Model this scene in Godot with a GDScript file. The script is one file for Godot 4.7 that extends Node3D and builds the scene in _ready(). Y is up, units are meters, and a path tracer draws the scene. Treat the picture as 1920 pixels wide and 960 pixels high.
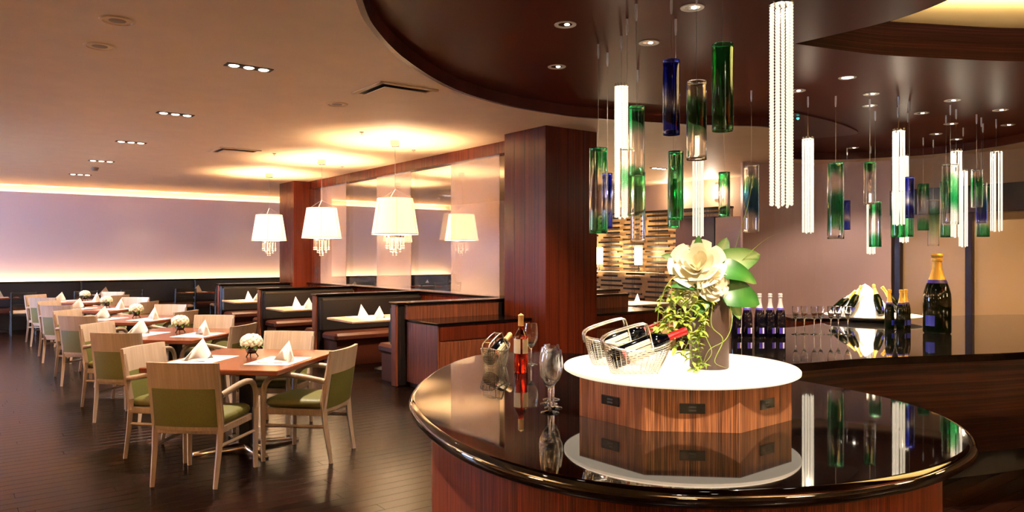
extends Node3D
# Restaurant at evening: a round island counter under a dark oval ceiling with glass pendants, dining tables and booths beyond.
# Plan axes: the room's grid is turned 36.87 degrees; u runs along the row of tables (away, left), v across it (right).
const TURN := 0.6435011
const TOP := 3.1          # ceiling
const OVAL := 3.2         # dark oval ceiling
const BAR := 0.95         # counters
var M := {}
var counts := {}
var rng := RandomNumberGenerator.new()
const WARM := Color(1.0, 0.87, 0.70)
const SPOTC := Color(1.0, 0.92, 0.82)
const STRIPC := Color(1.0, 0.80, 0.52)

func rp(u: float, v: float, y := 0.0) -> Vector3:
	return Vector3(-0.6 * u + 0.8 * v, y, -(0.8 * u + 0.6 * v))

func pl(x: float, depth: float, y := 0.0) -> Vector3:
	return Vector3(x, y, -depth)

# ------------------------------------------------------------------ nodes
func numbered(called: String) -> String:
	var n: int = counts.get(called, 0)
	counts[called] = n + 1
	return called if n == 0 else "%s_%03d" % [called, n]

func thing(called: String, label: String, category: String, at := Vector3.ZERO, turn := 0.0, group := "") -> Node3D:
	var o := Node3D.new()
	o.name = numbered(called)
	add_child(o)
	o.position = at
	o.rotation.y = turn
	tag(o, label, category, group)
	return o

func tag(o: Node, label: String, category: String, group := "") -> void:
	o.set_meta("label", label)
	o.set_meta("category", category)
	if group != "":
		o.set_meta("group", group)

func part(parent: Node, called: String, m: Mesh, mat: Material, xf := Transform3D()) -> MeshInstance3D:
	var o := MeshInstance3D.new()
	o.name = called
	o.mesh = m
	o.material_override = mat
	parent.add_child(o, true)
	o.transform = xf
	return o

func single(called: String, m: Mesh, mat: Material, xf: Transform3D, label: String, category: String, group := "") -> MeshInstance3D:
	var o := part(self, numbered(called), m, mat, xf)
	tag(o, label, category, group)
	return o

func struct(called: String, m: Mesh, mat: Material, xf := Transform3D()) -> MeshInstance3D:
	var o := part(self, called, m, mat, xf)
	o.set_meta("kind", "structure")
	return o

func copy(o: Node3D, label: String, at: Vector3, turn := 0.0) -> Node3D:
	var c: Node3D = o.duplicate()
	var base: String = o.name
	if base.right(3).is_valid_int():
		base = base.left(base.length() - 4)
	c.name = numbered(base)
	add_child(c)
	c.position = at
	c.rotation.y = turn
	c.set_meta("label", label)
	return c

func xform(at: Vector3, turn := 0.0) -> Transform3D:
	return Transform3D(Basis(Vector3.UP, turn), at)

# ------------------------------------------------------------------ shapes
func new_st() -> SurfaceTool:
	var st := SurfaceTool.new()
	st.begin(Mesh.PRIMITIVE_TRIANGLES)
	return st

func done(st: SurfaceTool) -> ArrayMesh:
	st.generate_normals()
	return st.commit()

func tri(st: SurfaceTool, a: Vector3, b: Vector3, c: Vector3, out: Vector3) -> void:
	# clockwise seen from the side that out points to
	if (b - a).cross(c - a).dot(out) > 0.0:
		st.add_vertex(a); st.add_vertex(c); st.add_vertex(b)
	else:
		st.add_vertex(a); st.add_vertex(b); st.add_vertex(c)

func quad(st: SurfaceTool, a: Vector3, b: Vector3, c: Vector3, d: Vector3, out: Vector3) -> void:
	tri(st, a, b, c, out)
	tri(st, a, c, d, out)

func add_box(st: SurfaceTool, lo: Vector3, hi: Vector3, r := 0.0, xf := Transform3D()) -> void:
	st.set_smooth_group(-1)
	var c := (lo + hi) / 2.0
	var h := (hi - lo) / 2.0
	r = minf(r, minf(h.x, minf(h.y, h.z)) * 0.98)
	var cw := xf * c
	var pt := func(s: Vector3, axis: int) -> Vector3:
		var q := Vector3(h.x - r, h.y - r, h.z - r)
		q[axis] = h[axis]
		return xf * (c + s * q)
	for axis in 3:
		var o1 := (axis + 1) % 3
		var o2 := (axis + 2) % 3
		for sg in [-1.0, 1.0]:
			var k := []
			for pr in [[-1, -1], [1, -1], [1, 1], [-1, 1]]:
				var s := Vector3.ZERO
				s[axis] = sg; s[o1] = pr[0]; s[o2] = pr[1]
				k.append(pt.call(s, axis))
			var nrm := Vector3.ZERO
			nrm[axis] = sg
			quad(st, k[0], k[1], k[2], k[3], xf.basis * nrm)
	if r <= 0.0:
		return
	for axis in 3:
		var o1 := (axis + 1) % 3
		var o2 := (axis + 2) % 3
		for s1 in [-1.0, 1.0]:
			for s2 in [-1.0, 1.0]:
				var sa := Vector3.ZERO
				sa[axis] = -1; sa[o1] = s1; sa[o2] = s2
				var sb := sa
				sb[axis] = 1
				var nrm := Vector3.ZERO
				nrm[o1] = s1; nrm[o2] = s2
				quad(st, pt.call(sa, o1), pt.call(sb, o1), pt.call(sb, o2), pt.call(sa, o2), xf.basis * nrm)
	for sx in [-1.0, 1.0]:
		for sy in [-1.0, 1.0]:
			for sz in [-1.0, 1.0]:
				var s := Vector3(sx, sy, sz)
				tri(st, pt.call(s, 0), pt.call(s, 1), pt.call(s, 2), xf.basis * s)

func box(lo: Vector3, hi: Vector3, r := 0.0) -> ArrayMesh:
	var st := new_st()
	add_box(st, lo, hi, r)
	return done(st)

func cbox(size: Vector3, r := 0.0, base := true) -> ArrayMesh:
	# centred on x and z, standing on y = 0 (or centred)
	var y0 := 0.0 if base else -size.y / 2
	return box(Vector3(-size.x / 2, y0, -size.z / 2), Vector3(size.x / 2, y0 + size.y, size.z / 2), r)

# box in the room's grid: local x = v, local z = -u
func ubox(u0: float, u1: float, v0: float, v1: float, y0: float, y1: float, r := 0.0) -> ArrayMesh:
	return box(Vector3(v0, y0, -u1), Vector3(v1, y1, -u0), r)

func room() -> Transform3D:
	return Transform3D(Basis(Vector3.UP, TURN), Vector3.ZERO)

func add_lathe(st: SurfaceTool, prof: Array, segs := 24, ax := 1.0, az := 1.0, xf := Transform3D(), colors = null, uvs := false) -> void:
	# prof: Vector2(radius, y), from bottom to top on the outside
	var n := prof.size()
	var group := 1
	for i in n - 1:
		if i > 0:
			var d0: Vector2 = (prof[i] - prof[i - 1]).normalized()
			var d1: Vector2 = (prof[i + 1] - prof[i]).normalized()
			if d0.dot(d1) < 0.72:
				group += 1
		st.set_smooth_group(group)
		for j in segs:
			var f0 := TAU * j / segs
			var f1 := TAU * (j + 1) / segs
			var p := [[prof[i], f0], [prof[i + 1], f0], [prof[i + 1], f1], [prof[i], f1]]
			for k in [0, 2, 1, 0, 3, 2]:
				var q: Vector2 = p[k][0]
				var f: float = p[k][1]
				if colors != null:
					st.set_color(colors.call(q.y, f))
				if uvs:
					st.set_uv(Vector2(f / TAU, 1.0 - q.y))
				st.add_vertex(xf * Vector3(q.x * ax * cos(f), q.y, q.x * az * sin(f)))

func lathe(prof: Array, segs := 24, ax := 1.0, az := 1.0) -> ArrayMesh:
	var st := new_st()
	add_lathe(st, prof, segs, ax, az)
	return done(st)

func add_tube(st: SurfaceTool, pts: Array, radii, sides := 6, flat := 1.0, up_hint := Vector3.ZERO) -> void:
	# swept tube; radii a number or one per point; flat squashes it along the second axis
	var n := pts.size()
	var rings := []
	var t0: Vector3 = (pts[1] - pts[0]).normalized()
	var nn := t0.cross(Vector3.UP if absf(t0.y) < 0.9 else Vector3.RIGHT).normalized()
	if up_hint != Vector3.ZERO:
		nn = (up_hint - t0 * up_hint.dot(t0)).normalized()
	for i in n:
		var t: Vector3 = (pts[mini(i + 1, n - 1)] - pts[maxi(i - 1, 0)]).normalized()
		nn = (nn - t * nn.dot(t)).normalized()
		var bb := t.cross(nn)
		var r: float = radii if radii is float else radii[i]
		var ring := []
		for j in sides:
			var f := TAU * (j + 0.5) / sides
			ring.append(pts[i] + (nn * cos(f) * r + bb * sin(f) * r * flat))
		rings.append(ring)
	st.set_smooth_group(1 if sides > 4 else -1)
	for i in n - 1:
		for j in sides:
			var k := (j + 1) % sides
			var a: Vector3 = rings[i][j]; var b: Vector3 = rings[i + 1][j]; var c: Vector3 = rings[i + 1][k]; var d: Vector3 = rings[i][k]
			var out: Vector3 = (a + b + c + d) / 4.0 - (pts[i] + pts[i + 1]) / 2.0
			quad(st, a, b, c, d, out)
	st.set_smooth_group(-1)
	for e in [0, n - 1]:
		var out: Vector3 = (pts[0] - pts[1]) if e == 0 else (pts[n - 1] - pts[n - 2])
		for j in sides - 2:
			tri(st, rings[e][0], rings[e][j + 1], rings[e][j + 2], out)

func tube(pts: Array, radii, sides := 6, flat := 1.0, up_hint := Vector3.ZERO) -> ArrayMesh:
	var st := new_st()
	add_tube(st, pts, radii, sides, flat, up_hint)
	return done(st)

func smooth(pts: Array, steps := 6) -> Array:
	# Catmull-Rom through the points
	var out := []
	for i in pts.size() - 1:
		var a: Vector3 = pts[maxi(i - 1, 0)]; var b: Vector3 = pts[i]; var c: Vector3 = pts[i + 1]; var d: Vector3 = pts[mini(i + 2, pts.size() - 1)]
		for k in steps:
			out.append(b.cubic_interpolate(c, a, d, float(k) / steps))
	out.append(pts[-1])
	return out

func add_prism(st: SurfaceTool, poly: PackedVector2Array, y0: float, y1: float) -> void:
	# poly: (x, depth) in plan
	st.set_smooth_group(-1)
	var ix := Geometry2D.triangulate_polygon(poly)
	for i in range(0, ix.size(), 3):
		var a := poly[ix[i]]; var b := poly[ix[i + 1]]; var c := poly[ix[i + 2]]
		tri(st, Vector3(a.x, y1, -a.y), Vector3(b.x, y1, -b.y), Vector3(c.x, y1, -c.y), Vector3.UP)
		tri(st, Vector3(a.x, y0, -a.y), Vector3(b.x, y0, -b.y), Vector3(c.x, y0, -c.y), Vector3.DOWN)
	add_sides(st, poly, y0, y1, 1.0)

func add_sides(st: SurfaceTool, poly: PackedVector2Array, y0: float, y1: float, sgn: float) -> void:
	var cw := Geometry2D.is_polygon_clockwise(poly)
	for i in poly.size():
		var a := poly[i]; var b := poly[(i + 1) % poly.size()]
		var d := b - a
		var nrm := Vector2(-d.y, d.x) if cw else Vector2(d.y, -d.x)
		quad(st, Vector3(a.x, y0, -a.y), Vector3(a.x, y1, -a.y), Vector3(b.x, y1, -b.y), Vector3(b.x, y0, -b.y), Vector3(nrm.x, 0, -nrm.y) * sgn)

func prism(poly: PackedVector2Array, y0: float, y1: float) -> ArrayMesh:
	var st := new_st()
	add_prism(st, poly, y0, y1)
	return done(st)

func smooth2(pts: Array, steps := 5, closed := true) -> PackedVector2Array:
	var out := PackedVector2Array()
	var n := pts.size()
	for i in (n if closed else n - 1):
		var a: Vector2 = pts[(i - 1 + n) % n] if closed else pts[maxi(i - 1, 0)]
		var b: Vector2 = pts[i]
		var c: Vector2 = pts[(i + 1) % n]
		var d: Vector2 = pts[(i + 2) % n] if closed else pts[mini(i + 2, n - 1)]
		for k in steps:
			out.append(b.cubic_interpolate(c, a, d, float(k) / steps))
	if not closed:
		out.append(pts[-1])
	return out

# ------------------------------------------------------------------ materials
func mat(called: String, c: Color, rough := 0.5, metal := 0.0) -> StandardMaterial3D:
	var m := StandardMaterial3D.new()
	m.resource_name = called
	m.albedo_color = c
	m.roughness = rough
	m.metallic = metal
	M[called] = m
	return m

func textured(called: String, im: Image, scale: Vector3, rough := 0.5, tint := Color.WHITE) -> StandardMaterial3D:
	var m := mat(called, tint, rough)
	m.albedo_texture = ImageTexture.create_from_image(im)
	m.uv1_triplanar = true
	m.uv1_triplanar_sharpness = 8.0
	m.uv1_scale = scale
	return m

func glow(called: String, c: Color, e: float, base := Color(0.9, 0.88, 0.85)) -> StandardMaterial3D:
	var m := mat(called, base, 0.6)
	m.emission_enabled = true
	m.emission = c
	m.emission_energy_multiplier = e
	return m

func pane(called: String, c: Color, alpha: float, rough := 0.05) -> StandardMaterial3D:
	var m := mat(called, Color(c, alpha), rough)
	m.transparency = BaseMaterial3D.TRANSPARENCY_ALPHA
	return m

func solid_glass(called: String, c: Color, by_vertex := false) -> StandardMaterial3D:
	var m := mat(called, Color(c, 0.0), 0.02)
	m.refraction_enabled = true
	m.refraction_scale = 0.05
	m.vertex_color_use_as_albedo = by_vertex
	return m

func grain(dark: Color, light: Color, along_y: bool, freq: float, sd: int, contrast := 1.0, size := 512) -> Image:
	# straight wood grain: streaks long one way, fine the other
	var im := Image.create(size, size, false, Image.FORMAT_RGB8)
	var n := FastNoiseLite.new()
	n.seed = sd
	n.noise_type = FastNoiseLite.TYPE_SIMPLEX_SMOOTH
	n.frequency = 1.0
	n.fractal_octaves = 3
	for j in size:
		for i in size:
			var a := float(i) / size
			var b := float(j) / size
			var across := a if along_y else b
			var along := b if along_y else a
			# periodic on both axes
			var r := freq / TAU
			var q := n.get_noise_3d(cos(across * TAU) * r, sin(across * TAU) * r, absf(along - 0.5) * 1.3)
			var q2 := n.get_noise_3d(cos(across * TAU) * r * 0.18 + 40.0, sin(across * TAU) * r * 0.18, absf(along - 0.5) * 0.8)
			var k := clampf(0.5 + contrast * (q * 0.95 + q2 * 0.5), 0.0, 1.0)
			im.set_pixel(i, j, dark.lerp(light, k))
	return im

func mottled(dark: Color, light: Color, freq: float, sd: int, size := 256) -> Image:
	var im := Image.create(size, size, false, Image.FORMAT_RGB8)
	var n := FastNoiseLite.new()
	n.seed = sd
	n.frequency = freq
	n.fractal_octaves = 4
	var src := n.get_seamless_image(size, size)
	for j in size:
		for i in size:
			im.set_pixel(i, j, dark.lerp(light, src.get_pixel(i, j).r))
	return im

func make_materials() -> void:
	textured("ceiling_paint", mottled(Color(0.86, 0.74, 0.59), Color(0.89, 0.77, 0.62), 0.02, 3), Vector3.ONE * 0.4, 0.55)
	mat("oval_lacquer", Color(0.33, 0.13, 0.07), 0.38).metallic_specular = 0.15
	mat("oval_rim", Color(0.28, 0.10, 0.055), 0.35).metallic_specular = 0.3
	mat("lens_paint", Color(0.93, 0.82, 0.62), 0.7)
	textured("lens_wood", grain(Color(0.13, 0.06, 0.06), Color(0.23, 0.115, 0.11), false, 60, 5), Vector3.ONE, 0.6).uv1_triplanar = false
	M.lens_wood.metallic_specular = 0.15
	mat("wall_lacquer", Color(0.78, 0.72, 0.75), 0.12)
	mat("wall_plain", Color(0.66, 0.54, 0.44), 0.6)
	mat("wall_mauve", Color(0.76, 0.63, 0.61), 0.35)
	mat("tan_panel", Color(0.66, 0.52, 0.36), 0.3)
	mat("dark_post", Color(0.13, 0.05, 0.045), 0.3)
	textured("zebrano", grain(Color(0.32, 0.18, 0.11), Color(0.72, 0.48, 0.31), true, 150, 11, 1.25), Vector3(2.2, 2.2, 2.2), 0.35)
	textured("zebrano_red", grain(Color(0.25, 0.105, 0.06), Color(0.47, 0.22, 0.13), true, 150, 11, 1.25), Vector3(2.2, 2.2, 2.2), 0.45).metallic_specular = 0.25
	textured("zebrano_cabinet", grain(Color(0.32, 0.145, 0.085), Color(0.58, 0.32, 0.19), true, 150, 12, 1.2), Vector3(1.4, 1.4, 1.4), 0.4)
	textured("bar_wood", grain(Color(0.16, 0.09, 0.065), Color(0.36, 0.22, 0.16), false, 60, 13, 1.2), Vector3(0.55, 0.75, 0.55), 0.4)
	textured("mahogany", grain(Color(0.28, 0.10, 0.052), Color(0.40, 0.155, 0.08), true, 90, 14), Vector3(1.0, 0.4, 1.0), 0.25).metallic_specular = 0.35
	textured("table_wood", grain(Color(0.36, 0.17, 0.10), Color(0.50, 0.25, 0.15), false, 40, 15), Vector3(0.8, 0.8, 0.8), 0.22)
	textured("chair_wood", grain(Color(0.62, 0.53, 0.45), Color(0.69, 0.60, 0.52), true, 40, 16), Vector3(1.5, 1.5, 1.5), 0.4)
	textured("chair_green", mottled(Color(0.34, 0.33, 0.14), Color(0.40, 0.38, 0.17), 0.08, 17), Vector3.ONE * 3, 0.55)
	var g := grain(Color(0.07, 0.037, 0.026), Color(0.155, 0.08, 0.052), false, 50, 18)
	var tones := [Color(1, 1, 1), Color(0.82, 0.80, 0.80), Color(1.12, 1.06, 1.04), Color(0.94, 0.98, 1.02)]
	var tex := ImageTexture.create_from_image(g)
	for k in 4:
		var m := mat("floor_wood_%d" % k, tones[k], 0.25)
		m.metallic_specular = 0.2
		m.albedo_texture = tex
		m.uv1_triplanar = true
		m.uv1_triplanar_sharpness = 8.0
		m.uv1_scale = Vector3(0.5, 0.9, 0.9)
		m.uv1_offset = Vector3(k * 0.3, 0, k * 0.21)
	textured("leather_black", mottled(Color(0.075, 0.065, 0.06), Color(0.10, 0.085, 0.08), 0.06, 20), Vector3.ONE * 2, 0.32)
	textured("leather_brown", mottled(Color(0.24, 0.11, 0.07), Color(0.30, 0.14, 0.09), 0.06, 21), Vector3.ONE * 2, 0.4)
	textured("leather_blue", mottled(Color(0.085, 0.09, 0.115), Color(0.11, 0.115, 0.14), 0.06, 22), Vector3.ONE * 2, 0.4)
	mat("black_stone", Color(0.03, 0.024, 0.022), 0.03).metallic_specular = 0.7
	mat("ledge_black", Color(0.03, 0.025, 0.025), 0.15)
	mat("black_wood", Color(0.04, 0.03, 0.03), 0.4)
	mat("black_metal", Color(0.03, 0.03, 0.03), 0.4)
	mat("paper", Color(0.90, 0.88, 0.86), 0.8)
	mat("napkin_cloth", Color(0.90, 0.86, 0.84), 0.85)
	mat("cream_seat", Color(0.75, 0.68, 0.58), 0.6)
	mat("booth_top", Color(0.78, 0.64, 0.54), 0.3)
	mat("steel", Color(0.75, 0.74, 0.72), 0.2, 1.0)
	mat("grip_metal", Color(0.86, 0.86, 0.90), 0.3)
	mat("silver_wire", Color(0.86, 0.84, 0.80), 0.22, 1.0)
	mat("trim_white", Color(0.82, 0.79, 0.74), 0.35)
	mat("vent_grey", Color(0.55, 0.47, 0.40), 0.5)
	mat("dark_gap", Color(0.05, 0.04, 0.035), 0.6)
	mat("cable", Color(0.6, 0.58, 0.56), 0.3, 0.8)
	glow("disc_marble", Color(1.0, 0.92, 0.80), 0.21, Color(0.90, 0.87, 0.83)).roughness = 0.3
	mat("vase_ceramic", Color(0.28, 0.21, 0.18), 0.45)
	var sh := mat("shade_fabric", Color(0.94, 0.91, 0.86), 0.9)
	sh.backlight_enabled = true
	sh.backlight = Color(0.80, 0.78, 0.75)
	sh.cull_mode = BaseMaterial3D.CULL_DISABLED
	mat("shade_seam", Color(0.62, 0.50, 0.36), 0.8)
	glow("bulb_glow", WARM, 1.5)
	glow("spot_glow", Color(1.0, 0.95, 0.88), 4.0)
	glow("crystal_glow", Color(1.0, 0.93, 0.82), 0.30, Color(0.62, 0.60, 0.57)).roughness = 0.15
	glow("bead_crystal", Color(1.0, 0.88, 0.70), 0.06, Color(0.75, 0.70, 0.64)).roughness = 0.1
	glow("sconce_glow", Color(1.0, 0.88, 0.68), 0.7)
	glow("strip_glow", STRIPC, 1.0)
	glow("sign_glow_teal", Color(0.1, 0.8, 0.75), 1.0)
	pane("clear_pane", Color(0.85, 0.86, 0.86), 0.03, 0.03)
	pane("sheer_pane", Color(0.80, 0.70, 0.62), 0.42, 0.15)
	solid_glass("glass", Color(0.98, 0.98, 0.98))
	solid_glass("pendant_glass", Color.WHITE, true)
	solid_glass("crystal_drop", Color(0.98, 0.95, 0.9))
	solid_glass("rose_wine", Color(0.85, 0.20, 0.12))
	mat("dark_bottle", Color(0.008, 0.012, 0.03), 0.06)
	mat("green_bottle", Color(0.02, 0.045, 0.012), 0.05)
	mat("navy_bottle", Color(0.012, 0.012, 0.05), 0.06)
	mat("gold_foil", Color(0.92, 0.74, 0.34), 0.35, 0.25)
	mat("silver_foil", Color(0.70, 0.69, 0.70), 0.3, 0.3)
	mat("red_foil", Color(0.62, 0.06, 0.06), 0.35)
	mat("blue_label", Color(0.10, 0.12, 0.50), 0.5)
	mat("violet_label", Color(0.22, 0.15, 0.55), 0.4)
	mat("cream_label", Color(0.86, 0.80, 0.68), 0.6)
	mat("cream_cap", Color(0.80, 0.62, 0.36), 0.4)
	mat("red_mark", Color(0.60, 0.14, 0.08), 0.5)
	mat("ice", Color(0.93, 0.93, 0.92), 0.25)
	var pt := mat("petal", Color(0.90, 0.87, 0.76), 0.6)
	pt.backlight_enabled = true
	pt.backlight = Color(0.5, 0.5, 0.4)
	var lf := mat("leaf", Color.WHITE, 0.35)
	lf.vertex_color_use_as_albedo = true
	lf.backlight_enabled = true
	lf.backlight = Color(0.3, 0.4, 0.1)
	mat("posy_pot", Color(0.16, 0.08, 0.05), 0.2)
	textured("screen_cream", mottled(Color(0.80, 0.64, 0.42), Color(0.86, 0.70, 0.48), 0.05, 31), Vector3.ONE, 0.6)
	mat("socket_black", Color(0.02, 0.02, 0.022), 0.25)
	mat("socket_print", Color(0.25, 0.25, 0.26), 0.5)

# ------------------------------------------------------------------ lights
func spot(parent: Node, at: Vector3, target: Vector3, e: float, angle: float, c := SPOTC, size := 0.04) -> void:
	var l := SpotLight3D.new()
	l.name = "spot_light"
	l.light_color = c
	l.light_energy = e
	l.spot_angle = angle
	l.spot_angle_attenuation = 0.6
	l.spot_attenuation = 2.0
	l.spot_range = 30.0
	l.light_size = size
	l.shadow_enabled = true
	parent.add_child(l, true)
	var d := (target - at).normalized()
	var up := Vector3.UP if absf(d.y) < 0.95 else Vector3.FORWARD
	l.global_transform = Transform3D(Basis.looking_at(d, up), at)

func omni(parent: Node, at: Vector3, e: float, c := WARM, size := 0.05) -> void:
	var l := OmniLight3D.new()
	l.name = "bulb_light"
	l.light_color = c
	l.light_energy = e
	l.omni_attenuation = 2.0
	l.omni_range = 30.0
	l.light_size = size
	l.shadow_enabled = true
	parent.add_child(l, true)
	l.global_position = at

func strip(parent: Node, at: Vector3, dir: Vector3, long_axis: Vector3, size: Vector2, e: float, c := STRIPC) -> void:
	var l := AreaLight3D.new()
	l.name = "strip_light"
	l.light_color = c
	l.light_energy = e
	l.area_size = size
	l.area_range = 30.0
	l.area_attenuation = 2.0
	l.shadow_enabled = true
	parent.add_child(l, true)
	var z := -dir.normalized()
	var x := (long_axis - z * long_axis.dot(z)).normalized()
	l.global_transform = Transform3D(Basis(x, z.cross(x), z), at)

# ------------------------------------------------------------------ builders
func camera_and_sky() -> void:
	var cam := Camera3D.new()
	cam.name = "camera"
	cam.fov = 37.85
	cam.near = 0.05
	cam.far = 100.0
	add_child(cam)
	cam.position = Vector3(0, 1.55, 0)
	cam.current = true
	var env := Environment.new()
	env.background_mode = Environment.BG_COLOR
	env.background_color = Color(0.70, 0.80, 1.0)
	env.background_energy_multiplier = 13.0
	env.tonemap_mode = Environment.TONE_MAPPER_LINEAR
	env.tonemap_exposure = 3.7
	env.sdfgi_enabled = true
	env.ssao_enabled = true
	env.ssil_enabled = true
	var we := WorldEnvironment.new()
	we.name = "environment"
	we.environment = env
	add_child(we)

const U0 := -6.0
const U1 := 19.6
const V0 := -5.0
const V1 := 12.3

func oval_poly() -> PackedVector2Array:
	return smooth2([Vector2(-0.929, 4.502), Vector2(-0.948, 5.1), Vector2(-0.845, 5.913), Vector2(-0.543, 6.911), Vector2(-0.055, 7.641), Vector2(0.522, 8.127), Vector2(0.901, 8.35), Vector2(1.569, 8.6), Vector2(2.306, 8.8), Vector2(3.068, 8.93), Vector2(3.5, 9.6), Vector2(3.95, 11.0), Vector2(4.387, 11.8), Vector2(5.11, 11.93), Vector2(5.697, 11.73), Vector2(6.378, 11.302), Vector2(6.762, 10.637), Vector2(6.889, 10.046), Vector2(7.0, 8.5), Vector2(7.0, 6.5), Vector2(6.8, 4.0), Vector2(6.1, 1.8), Vector2(5.0, 0.5), Vector2(3.4, -0.2), Vector2(1.8, 0.0), Vector2(0.5, 0.9), Vector2(-0.4, 2.2), Vector2(-0.8, 3.5)], 5)

func lens_poly() -> PackedVector2Array:
	var far := smooth2([Vector2(2.197, 5.804), Vector2(2.93, 6.095), Vector2(3.46, 6.21), Vector2(4.34, 6.329), Vector2(5.2, 6.2), Vector2(5.9, 5.7), Vector2(6.2, 4.9), Vector2(6.1, 3.9), Vector2(5.6, 3.0), Vector2(4.7, 2.5), Vector2(3.8, 2.7), Vector2(3.1, 3.4), Vector2(2.83, 4.2), Vector2(2.807, 4.793), Vector2(2.681, 5.191), Vector2(2.463, 5.5), Vector2(2.197, 5.804)], 5, false)
	far.remove_at(far.size() - 1)
	return far

func to_plan(u: float, v: float) -> Vector2:
	var p := rp(u, v)
	return Vector2(p.x, -p.z)

func shell() -> void:
	# floor: planks run across the room (v); the nearest 300 in view are parts, the rest one part
	var fl := struct("floor", ubox(U0, U1, V0, V1, -0.12, -0.008), M.dark_gap, room())
	var pw := 0.115
	var plen := 2.4
	var meshes := []
	for k in 3:
		meshes.append(cbox(Vector3(plen * [1.0, 0.75, 0.5][k] - 0.003, 0.008, pw - 0.003), 0.001))
	var near := []
	var far := []
	var n_rows := int((U1 - U0) / pw)
	for r in n_rows:
		var u := U0 + (r + 0.5) * pw
		var v := V0 - rng.randf() * 1.2
		while v < V1:
			var k := rng.randi() % 3
			var ln: float = plen * [1.0, 0.75, 0.5][k]
			if v + ln > V0 + 0.02 and v < V1:
				var a := maxf(v, V0)
				var b := minf(v + ln, V1)
				var p := to_plan(u, (a + b) / 2)
				var s := p.x / maxf(p.y, 0.1)
				var seen := p.y > 3.6 and s < -0.05 and s > -0.85 and p.y < 11.5
				var item := [u, a, b, k, rng.randi() % 4, p.y]
				if seen and a == v and b == v + ln:
					near.append(item)
				else:
					far.append(item)
			v += ln
	near.sort_custom(func(x, y): return x[5] < y[5])
	while near.size() > 300:
		far.append(near.pop_back())
	for it in near:
		part(fl, "plank", meshes[it[3]], M["floor_wood_%d" % it[4]], Transform3D(Basis(), Vector3((it[1] + it[2]) / 2, -0.008, -it[0])))
	for tone in 4:
		var st := new_st()
		for it in far:
			if it[4] == tone:
				add_box(st, Vector3(it[1] + 0.0015, -0.008, -it[0] - pw / 2 + 0.0015), Vector3(it[2] - 0.0015, 0.0, -it[0] + pw / 2 - 0.0015))
		var o := part(fl, "far_planks", done(st), M["floor_wood_%d" % tone])
		o.set_meta("kind", "stuff")
	# walls
	struct("wall_back", ubox(U1, U1 + 0.2, V0 - 0.2, V1 + 0.2, -0.1, 3.7), M.wall_plain, room())
	struct("wall_front", ubox(U0 - 0.2, U0, V0 - 0.2, V1 + 0.2, -0.1, 3.7), M.wall_plain, room())
	struct("wall_right", ubox(U0, U1, V1, V1 + 0.2, -0.1, 3.7), M.wall_plain, room())
	# the wall on the left has a window
	var st := new_st()
	var w0 := 12.6; var w1 := 16.6; var wy0 := 0.9; var wy1 := 2.7
	for b in [[U0, w0, -0.1, 3.7], [w1, U1, -0.1, 3.7], [w0, w1, -0.1, wy0], [w0, w1, wy1, 3.7]]:
		add_box(st, Vector3(V0 - 0.2, b[2], -b[1]), Vector3(V0, b[3], -b[0]))
	struct("wall_left", done(st), M.wall_plain, room())
	var win := struct("window_1", ubox(w0, w1, V0 - 0.12, V0 - 0.11, wy0, wy1), M.clear_pane, room())
	for k in 5:
		var u := lerpf(w0, w1, k / 4.0)
		part(win, "window_frame", ubox(u - 0.03, u + 0.03, V0 - 0.15, V0 - 0.08, wy0, wy1), M.dark_post)
	# lacquered panel in front of the back wall, with light behind its upper and lower edges
	struct("trim_1", ubox(19.42, 19.5, V0, V1, 0.6, 2.95), M.wall_lacquer, room())
	var cove := thing("cove_light", "hidden warm strip light along the top of the far wall panel", "cove light")
	part(cove, "light_strip", ubox(19.52, 19.56, V0 + 0.1, V1 - 0.1, 2.84, 2.86), M.strip_glow, room())
	strip(cove, rp(19.54, (V0 + V1) / 2, 2.87), Vector3(0, 1, 0) - rp(1, 0) * 0.5, rp(0, 1), Vector2(V1 - V0 - 0.4, 0.05), 10.0, Color(1.0, 0.86, 0.66))
	var cove2 := thing("cove_light", "warm strip light hidden behind the far banquette, washing up the wall panel", "cove light")
	part(cove2, "light_strip", ubox(19.28, 19.32, V0 + 0.1, V1 - 0.1, 0.885, 0.905), M.strip_glow, room())
	strip(cove2, rp(19.30, (V0 + V1) / 2, 0.915), Vector3(0, 1, 0) + rp(1, 0) * 0.25, rp(0, 1), Vector2(V1 - V0 - 0.4, 0.05), 4.0)
	# ceiling with the oval cut out
	var oval := oval_poly()
	st = new_st()
	for half in [[V0 - 0.2, 5.0], [5.0, V1 + 0.2]]:
		var rect := PackedVector2Array([to_plan(U0 - 0.2, half[0]), to_plan(U1 + 0.2, half[0]), to_plan(U1 + 0.2, half[1]), to_plan(U0 - 0.2, half[1])])
		for poly in Geometry2D.clip_polygons(rect, oval):
			add_prism(st, poly, TOP, TOP + 0.3)
	struct("ceiling", done(st), M.ceiling_paint)
	# dark lacquered oval with the lens-shaped opening
	var lens := lens_poly()
	st = new_st()
	for half in [[-3.0, 4.2], [4.2, 9.0]]:
		var rect := PackedVector2Array([Vector2(half[0], -1), Vector2(half[1], -1), Vector2(half[1], 13), Vector2(half[0], 13)])
		for piece in Geometry2D.intersect_polygons(rect, oval):
			for poly in Geometry2D.clip_polygons(piece, lens):
				add_prism(st, poly, OVAL, OVAL + 0.1)
	var ov := struct("ceiling_oval", done(st), M.oval_lacquer)
	st = new_st()
	st.set_smooth_group(-1)
	var inner := Geometry2D.offset_polygon(oval, -0.03)[0]
	add_sides(st, inner, TOP - 0.012, OVAL + 0.05, -1.0)
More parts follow.
